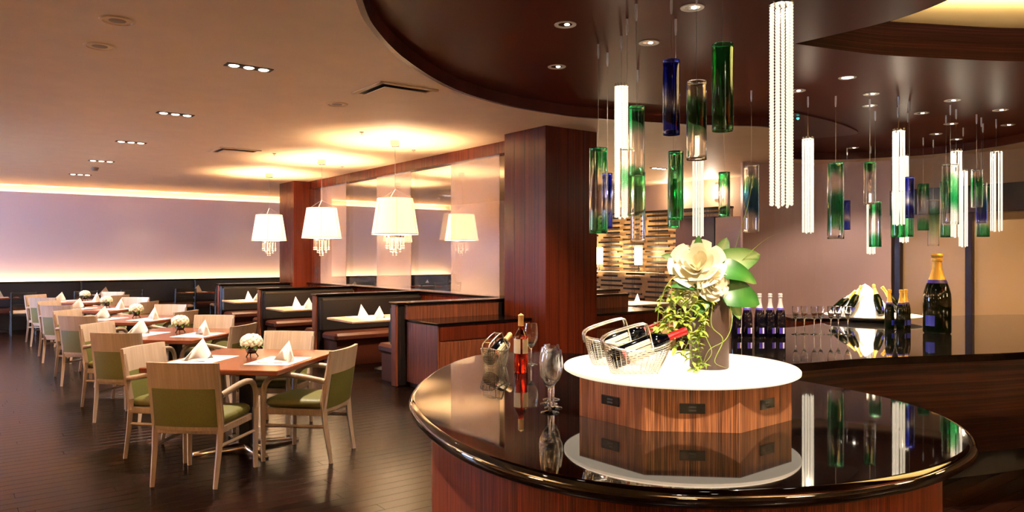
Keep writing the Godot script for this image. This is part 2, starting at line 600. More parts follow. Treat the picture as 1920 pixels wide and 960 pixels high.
	add_sides(st, Geometry2D.offset_polygon(oval, 0.012)[0], TOP - 0.012, TOP + 0.02, 1.0)
	var o2 := Geometry2D.offset_polygon(oval, 0.012)[0]
	# flat underside of the rim, in short pieces
	for i in inner.size():
		var a := inner[i]; var b := inner[(i + 1) % inner.size()]
		var pa := nearest_on(o2, a); var pb := nearest_on(o2, b)
		quad(st, Vector3(a.x, TOP - 0.012, -a.y), Vector3(b.x, TOP - 0.012, -b.y), Vector3(pb.x, TOP - 0.012, -pb.y), Vector3(pa.x, TOP - 0.012, -pa.y), Vector3.DOWN)
	part(ov, "rim", done(st), M.oval_rim)
	st = new_st()
	st.set_smooth_group(-1)
	var run := 0.0
	var lin := Geometry2D.offset_polygon(lens, -0.006)[0]
	for i in lin.size():
		var a := lin[i]; var b := lin[(i + 1) % lin.size()]
		var step := a.distance_to(b)
		var q := [[a, 0.0, run], [a, 0.28, run], [b, 0.28, run + step], [b, 0.0, run + step]]
		for k in [0, 1, 2, 0, 2, 3]:
			st.set_uv(Vector2(q[k][2] * 0.5, q[k][1] * 1.6))
			st.add_vertex(Vector3(q[k][0].x, OVAL + q[k][1], -q[k][0].y))
		run += step
	part(ov, "opening_wall", done(st), M.lens_wood)
	part(ov, "opening_ceiling", prism(Geometry2D.offset_polygon(lens, 0.3)[0], OVAL + 0.28, OVAL + 0.33), M.lens_paint)
	# a second, small leaf of darker lacquer farther back
	part(ov, "dark_leaf", prism(smooth2([Vector2(2.9, 8.35), Vector2(3.681, 8.885), Vector2(4.3, 9.5), Vector2(4.602, 9.957), Vector2(4.4, 10.2), Vector2(3.978, 10.45), Vector2(3.7, 10.3), Vector2(3.3, 9.3)], 4), OVAL - 0.02, OVAL + 0.01), M.oval_rim)
	var cv := thing("cove_light", "warm light hidden inside the lens-shaped ceiling opening", "cove light", pl(4.4, 4.3, OVAL + 0.06))
	var ring := []
	for p in Geometry2D.offset_polygon(lens, -0.05)[0]:
		if p.y < 3.4:
			ring.append(Vector3(p.x, OVAL + 0.07, -p.y) - cv.position)
	part(cv, "light_strip", tube(ring, 0.008, 5), M.strip_glow)
	strip(cv, pl(4.4, 4.4, OVAL + 0.14), Vector3.UP, Vector3.RIGHT, Vector2(2.6, 2.6), 5.0, Color(1.0, 0.90, 0.66))

func nearest_on(poly: PackedVector2Array, p: Vector2) -> Vector2:
	var best := poly[0]
	for i in poly.size():
		var q := Geometry2D.get_closest_point_to_segment(p, poly[i], poly[(i + 1) % poly.size()])
		if q.distance_squared_to(p) < best.distance_squared_to(p):
			best = q
	return best

func columns_and_screen() -> void:
	for k in 2:
		var u: float = [6.84, 15.0][k]
		var c := struct("column_%d" % (k + 1), ubox(u, u + 0.83, 5.63, 6.46, 0.0, TOP, 0.004), M.mahogany, room())
		# vertical panel joints
		for j in 3:
			var w := 0.83 * (j + 1) / 4.0
			part(c, "groove", ubox(u - 0.0015, u + 0.004, 5.63 + w - 0.002, 5.63 + w + 0.002, 0.0, TOP), M.dark_post)
			part(c, "groove", ubox(u + w - 0.002, u + w + 0.002, 5.6285, 5.634, 0.0, TOP), M.dark_post)
	struct("trim_2", ubox(7.67, 15.0, 5.95, 6.12, 2.94, TOP, 0.004), M.mahogany, room())
	# low wall under the glass
	var lw := struct("wall_low", ubox(7.67, 15.0, 5.95, 6.15, 0.0, 0.965), M.mahogany, room())
	part(lw, "ledge", ubox(7.67, 15.0, 5.90, 6.2, 0.965, 1.0, 0.006), M.ledge_black)
	# glass panels, sheer and clear by turns
	var edges := [7.72, 8.29, 9.53, 10.76, 11.98, 13.27, 14.5, 14.98]
	var gs := thing("glass_screen", "row of tall sheer and clear glass panels above the low wall behind the booths", "glass screen", Vector3.ZERO, TURN)
	for k in 7:
		var sheer := k % 2 == 1
		var v := 6.0 if sheer else 6.07
		part(gs, "glass_panel", ubox(edges[k], edges[k + 1], v, v + 0.008, 1.0, 2.94), M.sheer_pane if sheer else M.clear_pane)

func booth_table_set(t: String, u: float, v0: float, v1: float, with_second: bool) -> void:
	var o := thing("booth_table", t, "table", rp(u, (v0 + v1) / 2), TURN, "booth tables")
	part(o, "tabletop", box(Vector3(-(v1 - v0) / 2, 0.69, -0.4), Vector3((v1 - v0) / 2, 0.72, 0.4), 0.006), M.booth_top)
	part(o, "pedestal", lathe([Vector2(0.24, 0), Vector2(0.24, 0.02), Vector2(0.05, 0.05), Vector2(0.045, 0.66), Vector2(0.14, 0.69)], 16), M.black_metal)

func booths() -> void:
	var pu := [7.95, 10.4, 12.85, 15.3]
	var which := ["beside the service cabinet", "second from the service cabinet", "third from the service cabinet", "farthest from the service cabinet, by the far column"]
	for k in 4:
		var u: float = pu[k]
		var v0 := 4.2
		var o := thing("booth_partition", "black leather booth partition " + which[k], "partition", Vector3.ZERO, TURN, "booth partitions")
		part(o, "panel", ubox(u - 0.09, u + 0.09, v0 + 0.03, 5.9, 0.0, 0.97, 0.02), M.leather_black)
		part(o, "end_trim", ubox(u - 0.06, u + 0.06, v0, v0 + 0.035, 0.0, 0.975, 0.008), M.zebrano_cabinet)
		part(o, "ledge", ubox(u - 0.11, u + 0.11, v0 - 0.01, 5.92, 0.97, 1.0, 0.006), M.ledge_black)
	var bw := [["in the booth next to the service cabinet", "of the nearest booth"], ["in the middle booth", "of the middle booth"], ["in the farthest booth", "of the farthest booth"]]
	for k in 3:
		for side in 2:
			var a: float = pu[k] + 0.09 if side == 0 else pu[k + 1] - 0.09
			var sgn := 1.0 if side == 0 else -1.0
			var o := thing("booth_bench", "brown leather booth bench %s, %s" % [bw[k][0], "its near side" if side == 0 else "its far side"], "bench", Vector3.ZERO, TURN, "booth benches")
			var a0 := minf(a, a + sgn * 0.5); var a1 := maxf(a, a + sgn * 0.5)
			part(o, "seat", ubox(a0, a1, 4.28, 5.9, 0.34, 0.46, 0.035), M.leather_brown)
			part(o, "base", ubox(minf(a, a + sgn * 0.45), maxf(a, a + sgn * 0.45), 4.32, 5.9, 0.0, 0.34), M.leather_brown)
			var b0 := minf(a, a + sgn * 0.1); var b1 := maxf(a, a + sgn * 0.1)
			part(o, "backrest", ubox(b0, b1, 4.24, 5.9, 0.46, 0.94, 0.03), M.leather_black)
		var u: float = (pu[k] + pu[k + 1]) / 2.0
		booth_table_set("pale booth table %s" % bw[k][0], u, 4.05, 5.6, true)
		for s in 2:
			var du: float = [-0.22, 0.22][s]
			single("placemat", cbox(Vector3(0.42, 0.002, 0.30)), M.paper, xform(rp(u + du, 4.5, 0.72), TURN), "white placemat on the booth table %s, %s" % [bw[k][1], ["near half", "far half"][s]], "placemat", "booth placemats")
			napkin(rp(u + du, 4.48, 0.722), TURN + 0.5 + s, "white folded napkin on the booth table %s, %s" % [bw[k][1], ["near half", "far half"][s]], "booth napkins")

var napkin_mesh: ArrayMesh
func napkin(at: Vector3, turn: float, label: String, group: String) -> void:
	if napkin_mesh == null:
		# a cloth folded into a standing, open-backed pyramid with thick folds
		var st := new_st()
		var apex := Vector3(0.055, 0.165, 0.01)
		var th := Vector3(0, 0, 0.012)
		var base := [Vector3(-0.12, 0, 0.05), Vector3(0, 0, -0.06), Vector3(0.12, 0, 0.05)]
		for k in 2:
			var a: Vector3 = base[k]; var b: Vector3 = base[k + 1]
			var mid := (a + b) / 2 * 0.86 + Vector3(0, 0.045, 0)
			tri(st, a, mid, apex, Vector3(a.x + b.x, 0.3, -1)); tri(st, mid, b, apex, Vector3(a.x + b.x, 0.3, -1)); tri(st, a, b, mid, Vector3(a.x + b.x, 0.3, -1))
			tri(st, a + th, b + th, apex + th * 0.3, Vector3(0, 0, 1))
		tri(st, base[0], base[0] + th, apex, Vector3(-1, 1, 0)); tri(st, base[2], base[2] + th, apex, Vector3(1, 1, 0))
		tri(st, base[0] + th, apex + th * 0.3, apex, Vector3(-1, 1, 0)); tri(st, base[2] + th, apex + th * 0.3, apex, Vector3(1, 1, 0))
		# tail fold lying on the table
		quad(st, Vector3(-0.10, 0.002, 0.06), Vector3(0.10, 0.002, 0.06), Vector3(0.07, 0.004, 0.13), Vector3(-0.07, 0.004, 0.13), Vector3.UP)
		napkin_mesh = done(st)
	single("napkin", napkin_mesh, M.napkin_cloth, xform(at, turn), label, "napkin", group)

func service_cabinets() -> void:
	for k in 2:
		var v0: float = [4.3, 6.5][k]; var v1: float = [5.63, 8.0][k]
		var o := thing("service_cabinet", ["wood service cabinet left of the big column with black counter top", "wood service cabinet right of the big column behind the wine baskets"][k], "cabinet", Vector3.ZERO, TURN)
		part(o, "body", ubox(7.14, 7.84, v0 + 0.02, v1, 0.06, 0.77), M.zebrano_cabinet)
		part(o, "plinth", ubox(7.2, 7.84, v0 + 0.06, v1, 0.0, 0.06), M.dark_gap)
		part(o, "counter_top", ubox(7.1, 7.84, v0, v1, 0.77, 0.80, 0.006), M.ledge_black)
		part(o, "drawer_front", ubox(7.12, 7.14, v0 + 0.04, v1 - 0.02, 0.60, 0.765, 0.003), M.mahogany)
		for j in 2:
			var a := lerpf(v0 + 0.04, v1 - 0.02, j / 2.0); var b := lerpf(v0 + 0.04, v1 - 0.02, (j + 1) / 2.0)
			part(o, "door", ubox(7.12, 7.14, a + 0.002, b - 0.002, 0.07, 0.585, 0.003), M.zebrano_cabinet)
		part(o, "back_panel", ubox(7.8, 7.86, v0 + 0.0, v1, 0.80, 0.97), M.zebrano_cabinet)
		part(o, "upper_ledge", ubox(7.77, 7.88, v0, v1, 0.97, 1.0, 0.005), M.ledge_black)

# -------- dining furniture
func make_chair(called: String, label: String, at: Vector3, turn: float) -> Node3D:
	# front is -z
	var o := thing(called, label, "chair", at, turn, "green upholstered armchairs")
	for s in [-1.0, 1.0]:
		part(o, "leg", tube([Vector3(s * 0.222, 0, 0.285), Vector3(s * 0.228, 0.25, 0.245), Vector3(s * 0.232, 0.46, 0.225), Vector3(s * 0.236, 0.80, 0.285)], [0.017, 0.022, 0.025, 0.018], 4, 1.0, Vector3(1, 0, 1)), M.chair_wood)
		part(o, "leg", tube([Vector3(s * 0.255, 0, -0.245), Vector3(s * 0.255, 0.44, -0.245)], [0.018, 0.024], 4, 1.0, Vector3(1, 0, 1)), M.chair_wood)
		part(o, "armrest", tube(smooth([Vector3(s * 0.255, 0.43, -0.245), Vector3(s * 0.258, 0.55, -0.238), Vector3(s * 0.262, 0.625, -0.19), Vector3(s * 0.264, 0.655, -0.10), Vector3(s * 0.262, 0.65, 0.05), Vector3(s * 0.245, 0.615, 0.245)], 4), 0.022, 6, 0.85), M.chair_wood)
		part(o, "stretcher", tube([Vector3(s * 0.250, 0.27, -0.24), Vector3(s * 0.228, 0.27, 0.24)], 0.013, 4, 1.0, Vector3(1, 1, 0)), M.chair_wood)
	part(o, "seat_frame", box(Vector3(-0.235, 0.35, -0.24), Vector3(0.235, 0.40, 0.24), 0.006), M.chair_wood)
	var st := new_st()
	add_cushion(st, Vector3(0, 0.435, -0.01), Vector3(0.238, 0.045, 0.245), 0.6)
	part(o, "seat", done(st), M.chair_green)
	# gently curved back board
	st = new_st()
	add_curved_board(st, 0.25, 0.25, 0.38, 0.84, 0.225, 0.295, 0.028, 0.03)
	part(o, "backrest", done(st), M.chair_wood)
	st = new_st()
	add_curved_board(st, 0.25, 0.222, 0.405, 0.665, 0.2288, 0.2684, 0.046, 0.03, 0.006)
	part(o, "back_cushion", done(st), M.chair_green)
	return o

func add_cushion(st: SurfaceTool, c: Vector3, h: Vector3, crown: float) -> void:
	# superellipsoid pillow
	var nu := 20; var nv := 10
	st.set_smooth_group(1)
	var pt := func(i: int, j: int) -> Vector3:
		var a := TAU * i / nu
		var b := PI * j / nv - PI / 2
		var sp := func(x: float, e: float) -> float: return signf(x) * pow(absf(x), e)
		var e1 := 0.25; var e2 := 0.45
		return c + Vector3(h.x * sp.call(cos(a), e1) * sp.call(cos(b), e2), h.y * sp.call(sin(b), crown), h.z * sp.call(sin(a), e1) * sp.call(cos(b), e2))
	for j in nv:
		for i in nu:
			var a: Vector3 = pt.call(i, j); var b: Vector3 = pt.call(i, j + 1); var d: Vector3 = pt.call(i + 1, j); var e: Vector3 = pt.call(i + 1, j + 1)
			quad(st, a, b, e, d, (a + b + d + e) / 4 - c)

func add_curved_board(st: SurfaceTool, ref: float, hw: float, y0: float, y1: float, z0: float, z1: float, th: float, bow: float, puff := 0.0) -> void:
	# board leaning from z0 (bottom) to z1 (top), bowed backwards in the middle, th thick
	var nx := 10; var ny := 4
	st.set_smooth_group(2)
	var pt := func(i: int, j: int, side: float) -> Vector3:
		var a := lerpf(-1, 1, float(i) / nx)
		var b := float(j) / ny
		var edge := (1.0 - pow(absf(a), 10.0)) * (1.0 - pow(absf(2 * b - 1), 8.0))
		return Vector3(hw * a, lerpf(y0, y1, b), lerpf(z0, z1, b) + bow * (1.0 - pow(hw * a / ref, 2.0)) + side * (th / 2 - puff * (1.0 - edge)))
	for side in [-1.0, 1.0]:
		st.set_smooth_group(2 if side > 0 else 3)
		for j in ny:
			for i in nx:
				quad(st, pt.call(i, j, side), pt.call(i + 1, j, side), pt.call(i + 1, j + 1, side), pt.call(i, j + 1, side), Vector3(0, 0, side))
	st.set_smooth_group(-1)
	for i in nx:
		quad(st, pt.call(i, ny, -1.0), pt.call(i + 1, ny, -1.0), pt.call(i + 1, ny, 1.0), pt.call(i, ny, 1.0), Vector3.UP)
		quad(st, pt.call(i, 0, -1.0), pt.call(i + 1, 0, -1.0), pt.call(i + 1, 0, 1.0), pt.call(i, 0, 1.0), Vector3.DOWN)
	for j in ny:
		quad(st, pt.call(0, j, -1.0), pt.call(0, j + 1, -1.0), pt.call(0, j + 1, 1.0), pt.call(0, j, 1.0), Vector3.LEFT)
		quad(st, pt.call(nx, j, -1.0), pt.call(nx, j + 1, -1.0), pt.call(nx, j + 1, 1.0), pt.call(nx, j, 1.0), Vector3.RIGHT)

func make_table(label: String, at: Vector3, turn: float) -> Node3D:
	var o := thing("dining_table", label, "table", at, turn, "dining tables in the row")
	part(o, "tabletop", box(Vector3(-0.545, 0.682, -0.6), Vector3(0.545, 0.72, 0.6), 0.005), M.table_wood)
	part(o, "mount_plate", cbox(Vector3(0.4, 0.02, 0.4)), M.black_metal, Transform3D(Basis(), Vector3(0, 0.662, 0)))
	part(o, "pedestal", box(Vector3(-0.05, 0.02, -0.05), Vector3(0.05, 0.67, 0.05), 0.008), M.black_metal)
	for k in 2:
		var st := new_st()
		var xf := Transform3D(Basis(Vector3.UP, PI / 4 + k * PI / 2), Vector3.ZERO)
		for s in [-1.0, 1.0]:
			quad(st, xf * Vector3(0, 0.05, -0.05), xf * Vector3(0, 0.05, 0.05), xf * Vector3(s * 0.42, 0.02, 0.03), xf * Vector3(s * 0.42, 0.02, -0.03), Vector3.UP)
			quad(st, xf * Vector3(s * 0.42, 0.0, -0.03), xf * Vector3(s * 0.42, 0.0, 0.03), xf * Vector3(s * 0.42, 0.02, 0.03), xf * Vector3(s * 0.42, 0.02, -0.03), xf.basis * Vector3(s, 0, 0))
			for q in [-1.0, 1.0]:
				quad(st, xf * Vector3(0, 0.0, q * 0.05), xf * Vector3(0, 0.05, q * 0.05), xf * Vector3(s * 0.42, 0.02, q * 0.03), xf * Vector3(s * 0.42, 0.0, q * 0.03), xf.basis * Vector3(0, 0, q))
		part(o, "foot", done(st), M.steel)
	return o

func make_posy(label: String, at: Vector3) -> Node3D:
	var o := thing("flower_posy", label, "flowers", at, 0.0, "white posies on the dining tables")
	part(o, "pot", lathe([Vector2(0.0, 0.025), Vector2(0.035, 0.025), Vector2(0.05, 0.06), Vector2(0.042, 0.085), Vector2(0.036, 0.085), Vector2(0.042, 0.06), Vector2(0.0, 0.04)], 14), M.posy_pot)
	for k in 3:
		var a := TAU * k / 3
		part(o, "foot", tube([Vector3(cos(a) * 0.055, 0, sin(a) * 0.055), Vector3(cos(a) * 0.03, 0.035, sin(a) * 0.03)], 0.005, 4), M.posy_pot)
	# dome of small blooms
	var st := new_st()
	var r2 := RandomNumberGenerator.new()
	r2.seed = 5
	for k in 46:
		var t := acos(1.0 - 1.25 * (k + 0.5) / 46)
		var f := k * 2.39996
		var d := Vector3(sin(t) * cos(f), cos(t) * 0.72, sin(t) * sin(f))
		bloom_ball(st, Vector3(0, 0.115, 0) + d * 0.072, 0.021 + r2.randf() * 0.006, d)
	part(o, "blooms", done(st), M.petal)
	st = new_st()
	for k in 9:
		var a := TAU * k / 9 + 0.2
		add_leaf(st, Vector3(cos(a) * 0.03, 0.085, sin(a) * 0.03), Vector3(cos(a), 0.12 - 0.25 * (k % 2), sin(a)), Vector3.UP, 0.075, 0.028, Color(0.08, 0.22, 0.03), Color(0.25, 0.4, 0.08), 0.25)
	part(o, "leaves", done(st), M.leaf)
	return o

func bloom_ball(st: SurfaceTool, c: Vector3, r: float, up: Vector3) -> void:
	var x := up.cross(Vector3.RIGHT if absf(up.x) < 0.8 else Vector3.FORWARD).normalized()
	var z := x.cross(up).normalized()
	var b := Basis(x, up.normalized(), z)
	st.set_smooth_group(1)
	var n := 7
	for i in 3:
		for j in n:
			var pt := func(ii: int, jj: int) -> Vector3:
				var th := PI * 0.62 * ii / 3.0
				var w := r * (1.0 + 0.22 * (1 if (jj % n) % 2 == 0 else -1) * (1 if ii == 2 else 0))
				return c + b * Vector3(sin(th) * cos(TAU * jj / n), cos(th), sin(th) * sin(TAU * jj / n)) * w
			var p0: Vector3 = pt.call(i, j); var p1: Vector3 = pt.call(i + 1, j); var p2: Vector3 = pt.call(i + 1, j + 1); var p3: Vector3 = pt.call(i, j + 1)
			quad(st, p0, p1, p2, p3, (p0 + p1 + p2 + p3) / 4 - c)

func add_leaf(st: SurfaceTool, base: Vector3, dir: Vector3, up: Vector3, ln: float, w: float, edge: Color, mid: Color, droop := 0.2, heart := false) -> void:
	# a leaf blade with a fold along its midrib
	var d := dir.normalized()
	var side := d.cross(up).normalized()
	var u2 := side.cross(d).normalized()
	var n := 8
	var pts := []
	for i in n + 1:
		var t := float(i) / n
		var wd := (sin(PI * pow(t, 0.75)) if not heart else sqrt(maxf(0.0, sin(PI * pow(t, 0.5)))) * (1.0 - 0.35 * t)) * w
		var c := base + d * ln * t + u2 * (-droop * ln * t * t + 0.06 * ln * sin(PI * t))
		if heart:
			wd = w * (pow(1.0 - t, 0.55) * (1.0 if t > 0.02 else 0.6) * (1.0 - 0.25 * pow(1.0 - t, 6.0)))
		pts.append([c - side * wd + u2 * wd * 0.3, c, c + side * wd + u2 * wd * 0.3])
	st.set_smooth_group(4)
	for i in n:
		for s in 2:
			var a: Vector3 = pts[i][s]; var b: Vector3 = pts[i][s + 1]; var c2: Vector3 = pts[i + 1][s + 1]; var e: Vector3 = pts[i + 1][s]
			var ca := edge if s == 0 else mid
			var cb := mid if s == 0 else edge
			# clockwise as seen from above
			for v in [[a, ca], [e, ca], [c2, cb], [a, ca], [c2, cb], [b, cb]]:
				st.set_color(v[1])
				st.add_vertex(v[0])

func dining_row() -> void:
	var row_turn := TURN - PI / 4
	var e1 := Basis(Vector3.UP, row_turn) * Vector3.RIGHT
	var e2 := Basis(Vector3.UP, row_turn) * Vector3.FORWARD
	var tn := ["nearest the camera", "second from front", "third from front", "fourth from front", "last in row"]
	var sn := ["near", "right", "far", "left"]
	var table: Node3D
	var chair: Node3D
	var posy: Node3D
	var fork := cutlery(true)
	var knife := cutlery(false)
	for k in 5:
		var c := rp(6.13 + 2.42 * k, 1.915)
		var tl := "square reddish wood dining table %s" % tn[k]
		if table == null:
			table = make_table(tl, c, row_turn)
		else:
			copy(table, tl, c, row_turn)
		var pl_ := c + e2 * 0.13 - e1 * 0.03 + Vector3(0, 0.72, 0)
		var fl := "white flower posy in a small dark pot on the dining table %s" % tn[k]
		if posy == null:
			posy = make_posy(fl, pl_)
		else:
			copy(posy, fl, pl_, 0.0)
		for s in 4:
			var dir: Vector3 = [-e2, e1, e2, -e1][s]
			var off: Vector3 = [e1 * 0.09, -e2 * 0.14, -e1 * 0.10, -e2 * 0.22][s]
			var dist: float = [0.79, 0.57, 0.70, 0.47][s]
			var at := c + dir * dist + off + Vector3(rng.randf_range(-0.02, 0.02), 0, rng.randf_range(-0.02, 0.02))
			var turn := row_turn + s * PI / 2 + rng.randf_range(-0.04, 0.04)
			var lb := "pale armchair with olive seat at the %s side of the dining table %s" % [sn[s], tn[k]]
			if chair == null:
				chair = make_chair("dining_chair", lb, at, turn)
			else:
				copy(chair, lb, at, turn)
		for s in 2:
			var sg: float = [-1.0, 1.0][s]
			var side: String = ["left", "right"][s]
			var mp := c + e1 * sg * 0.32 - e2 * 0.10 + Vector3(0, 0.72, 0)
			single("placemat", cbox(Vector3(0.36, 0.002, 0.46)), M.paper, xform(mp, row_turn), "white placemat at the %s of the dining table %s" % [side, tn[k]], "placemat", "placemats on the dining tables")
			napkin(mp + Vector3(0, 0.002, 0) + e1 * (0.07 * sg), row_turn + (0.9 if s == 0 else -0.7), "white folded napkin at the %s of the dining table %s" % [side, tn[k]], "napkins on the dining tables")
			single("fork", fork, M.steel, xform(mp + Vector3(0, 0.002, 0) + e2 * 0.15 * sg, row_turn + PI / 2), "steel fork on the %s placemat of the dining table %s" % [side, tn[k]], "fork", "forks on the dining tables")
			single("knife", knife, M.steel, xform(mp + Vector3(0, 0.002, 0) - e2 * 0.15 * sg, row_turn + PI / 2), "steel knife on the %s placemat of the dining table %s" % [side, tn[k]], "knife", "knives on the dining tables")

func cutlery(is_fork: bool) -> ArrayMesh:
	var st := new_st()
	add_tube(st, [Vector3(0, 0.004, 0.10), Vector3(0, 0.004, 0.0), Vector3(0, 0.006, -0.03)], [0.007, 0.004, 0.005], 5, 0.4)
	if is_fork:
		for k in 4:
			var x := (k - 1.5) * 0.006
			add_tube(st, [Vector3(0, 0.006, -0.03), Vector3(x, 0.005, -0.05), Vector3(x, 0.008, -0.10)], 0.0022, 4)
	else:
		add_box(st, Vector3(-0.008, 0.003, -0.11), Vector3(0.008, 0.006, -0.025), 0.001)
	return done(st)

func banquette() -> void:
	var o := thing("banquette", "long dark blue leather banquette against the far wall", "bench", Vector3.ZERO, TURN)
	part(o, "base", ubox(18.72, 19.2, V0 + 0.1, V1 - 0.1, 0.0, 0.34), M.black_wood)
	part(o, "seat", ubox(18.62, 19.15, V0 + 0.1, V1 - 0.1, 0.34, 0.46, 0.03), M.leather_brown)
	var v := V0 + 0.1
	while v < V1 - 0.2:
		part(o, "back_panel", ubox(19.08, 19.22, v + 0.004, minf(v + 2.4, V1 - 0.1) - 0.004, 0.46, 0.98, 0.02), M.leather_blue)
		v += 2.4
	part(o, "top_edge", ubox(19.07, 19.24, V0 + 0.1, V1 - 0.1, 0.97, 1.0, 0.006), M.ledge_black)
	# small tables and black chairs in front of it
	var tv := [0.7, 2.6, 4.5, 8.4, 10.6]
	var where := ["at the picture's left edge", "behind the dining row", "left of the booths", "seen behind the lamps", "near the right wall"]
	var proto: Node3D
	var cp: Node3D
	for k in 5:
		var c := rp(18.25, tv[k])
		var lb := "small dark wood table by the banquette %s" % where[k]
		if proto == null:
			proto = thing("banquette_table", lb, "table", c, TURN, "tables by the far banquette")
			part(proto, "tabletop", box(Vector3(-0.38, 0.69, -0.35), Vector3(0.38, 0.72, 0.35), 0.005), M.table_wood)
			part(proto, "pedestal", lathe([Vector2(0.22, 0), Vector2(0.22, 0.02), Vector2(0.04, 0.05), Vector2(0.04, 0.66), Vector2(0.12, 0.69)], 12), M.black_metal)
		else:
			copy(proto, lb, c, TURN)
		single("placemat", cbox(Vector3(0.42, 0.002, 0.30)), M.paper, xform(c + Vector3(0, 0.72, 0) + rp(-0.15, 0), TURN), "white placemat on the small table by the banquette %s" % where[k], "placemat", "placemats by the far banquette")
		napkin(c + Vector3(0, 0.722, 0) + rp(-0.1, 0), TURN + 0.3, "white folded napkin on the small table by the banquette %s" % where[k], "napkins by the far banquette")
		for s in 2:
			var at := rp(17.55, tv[k] + [-0.42, 0.42][s])
			var cl := "black ladder-back chair, %s at the small table %s" % [["left one", "right one"][s], where[k]]
			if cp == null:
				cp = black_chair(cl, at, TURN)
			else:
				copy(cp, cl, at, TURN)

func black_chair(label: String, at: Vector3, turn: float) -> Node3D:
	var o := thing("black_chair", label, "chair", at, turn, "black chairs by the far banquette")
	for s in [-1.0, 1.0]:
		part(o, "leg", tube([Vector3(s * 0.2, 0, 0.22), Vector3(s * 0.2, 0.45, 0.19), Vector3(s * 0.2, 0.84, 0.25)], [0.02, 0.024, 0.02], 4, 1.0, Vector3(1, 0, 1)), M.black_wood)
		part(o, "leg", tube([Vector3(s * 0.2, 0, -0.2), Vector3(s * 0.2, 0.42, -0.2)], 0.02, 4, 1.0, Vector3(1, 0, 1)), M.black_wood)
	for y in [0.58, 0.70, 0.80]:
		part(o, "back_rail", box(Vector3(-0.2, y - 0.035, 0.205 + (y - 0.58) * 0.15), Vector3(0.2, y + 0.035, 0.225 + (y - 0.58) * 0.15), 0.004), M.black_wood)
	part(o, "seat_frame", box(Vector3(-0.21, 0.38, -0.21), Vector3(0.21, 0.42, 0.2), 0.004), M.black_wood)
	part(o, "seat", box(Vector3(-0.215, 0.42, -0.22), Vector3(0.215, 0.47, 0.19), 0.02), M.cream_seat)
	return o

# -------- lamps
var lamp_shade: ArrayMesh
func pendant_lamp(label: String, at: Vector3, group: String, e: float, beads := true) -> void:
	# at: ceiling point; shade 1.84 to 2.33
	var o := thing("pendant_lamp", label, "pendant lamp", at - Vector3(0, at.y - 1.5, 0), 0.0, group)
	var b := -1.5
	part(o, "canopy", cbox(Vector3(0.11, 0.07, 0.11), 0.004), M.steel, Transform3D(Basis(), Vector3(0, TOP + b - 0.07, 0)))
	part(o, "cord", tube([Vector3(0, TOP + b - 0.07, 0), Vector3(0, 2.45 + b, 0)], 0.003, 5), M.cable)
	for k in 3:
		var a := TAU * k / 3
		part(o, "wire", tube([Vector3(0, 2.45 + b, 0), Vector3(cos(a) * 0.235, 2.325 + b, sin(a) * 0.235)], 0.0025, 4), M.cable)
	if lamp_shade == null:
		lamp_shade = lathe([Vector2(0.315, 1.84 + b), Vector2(0.238, 2.325 + b), Vector2(0.235, 2.325 + b), Vector2(0.312, 1.84 + b), Vector2(0.315, 1.84 + b)], 40)
	var s := part(o, "shade", lamp_shade, M.shade_fabric)
	for k in 6:
		var a := TAU * k / 6 + 0.3
		part(s, "seam", tube([Vector3(cos(a) * 0.317, 1.84 + b, sin(a) * 0.317), Vector3(cos(a) * 0.2395, 2.325 + b, sin(a) * 0.2395)], 0.0022, 4), M.shade_seam)
	part(s, "hem", lathe([Vector2(0.316, 1.838 + b), Vector2(0.318, 1.85 + b), Vector2(0.314, 1.85 + b)], 40), M.shade_seam)
	var bulb := SphereMesh.new()
	bulb.radius = 0.09
	bulb.height = 0.18
	bulb.radial_segments = 16
	bulb.rings = 8
	part(o, "bulb", bulb, M.bulb_glow, Transform3D(Basis(), Vector3(0, 2.1 + b, 0)))
	omni(o, Vector3(at.x, 2.1, at.z), e, WARM, 0.09)
	if beads:
		part(o, "bead_ring", lathe([Vector2(0.12, 1.80 + b), Vector2(0.125, 1.80 + b), Vector2(0.125, 1.83 + b), Vector2(0.12, 1.83 + b), Vector2(0.12, 1.80 + b)], 20), M.steel)
		for k in 18:
			var a := TAU * k / 18
			var rr: float = [0.12, 0.075, 0.12, 0.03, 0.12, 0.075][k % 6]
			var drop := 1.655 - (0.12 - rr) * 1.05
			var st := new_st()
			add_tube(st, [Vector3(cos(a) * rr, 1.81 + b, sin(a) * rr), Vector3(cos(a) * rr, drop + b, sin(a) * rr)], 0.0022, 4)
			for q in 2:
				add_lathe(st, [Vector2(0.0, -0.011), Vector2(0.011, 0.0), Vector2(0.0, 0.011)], 6, 1, 1, Transform3D(Basis(), Vector3(cos(a) * rr, drop + b + q * 0.03, sin(a) * rr)))
			part(o, "bead_strand", done(st), M.bead_crystal)

func triple_spot(label: String, u: float, v: float, e: float, lit := true) -> void:
	var o := thing("recessed_spotlight", label, "ceiling spotlight", rp(u, v, TOP), TURN, "triple recessed ceiling spotlights")
	part(o, "frame", box(Vector3(-0.19, -0.006, -0.055), Vector3(0.19, 0.0, 0.055), 0.002), M.dark_gap)
	for k in 3:
		var x := (k - 1) * 0.12
		part(o, "lamp", lathe([Vector2(0.0, -0.012), Vector2(0.03, -0.012), Vector2(0.042, -0.006)], 16), M.spot_glow, Transform3D(Basis(), Vector3(x, 0, 0)))
	if lit:
		spot(o, rp(u, v, TOP - 0.04), rp(u, v, 0), e, 38.0)

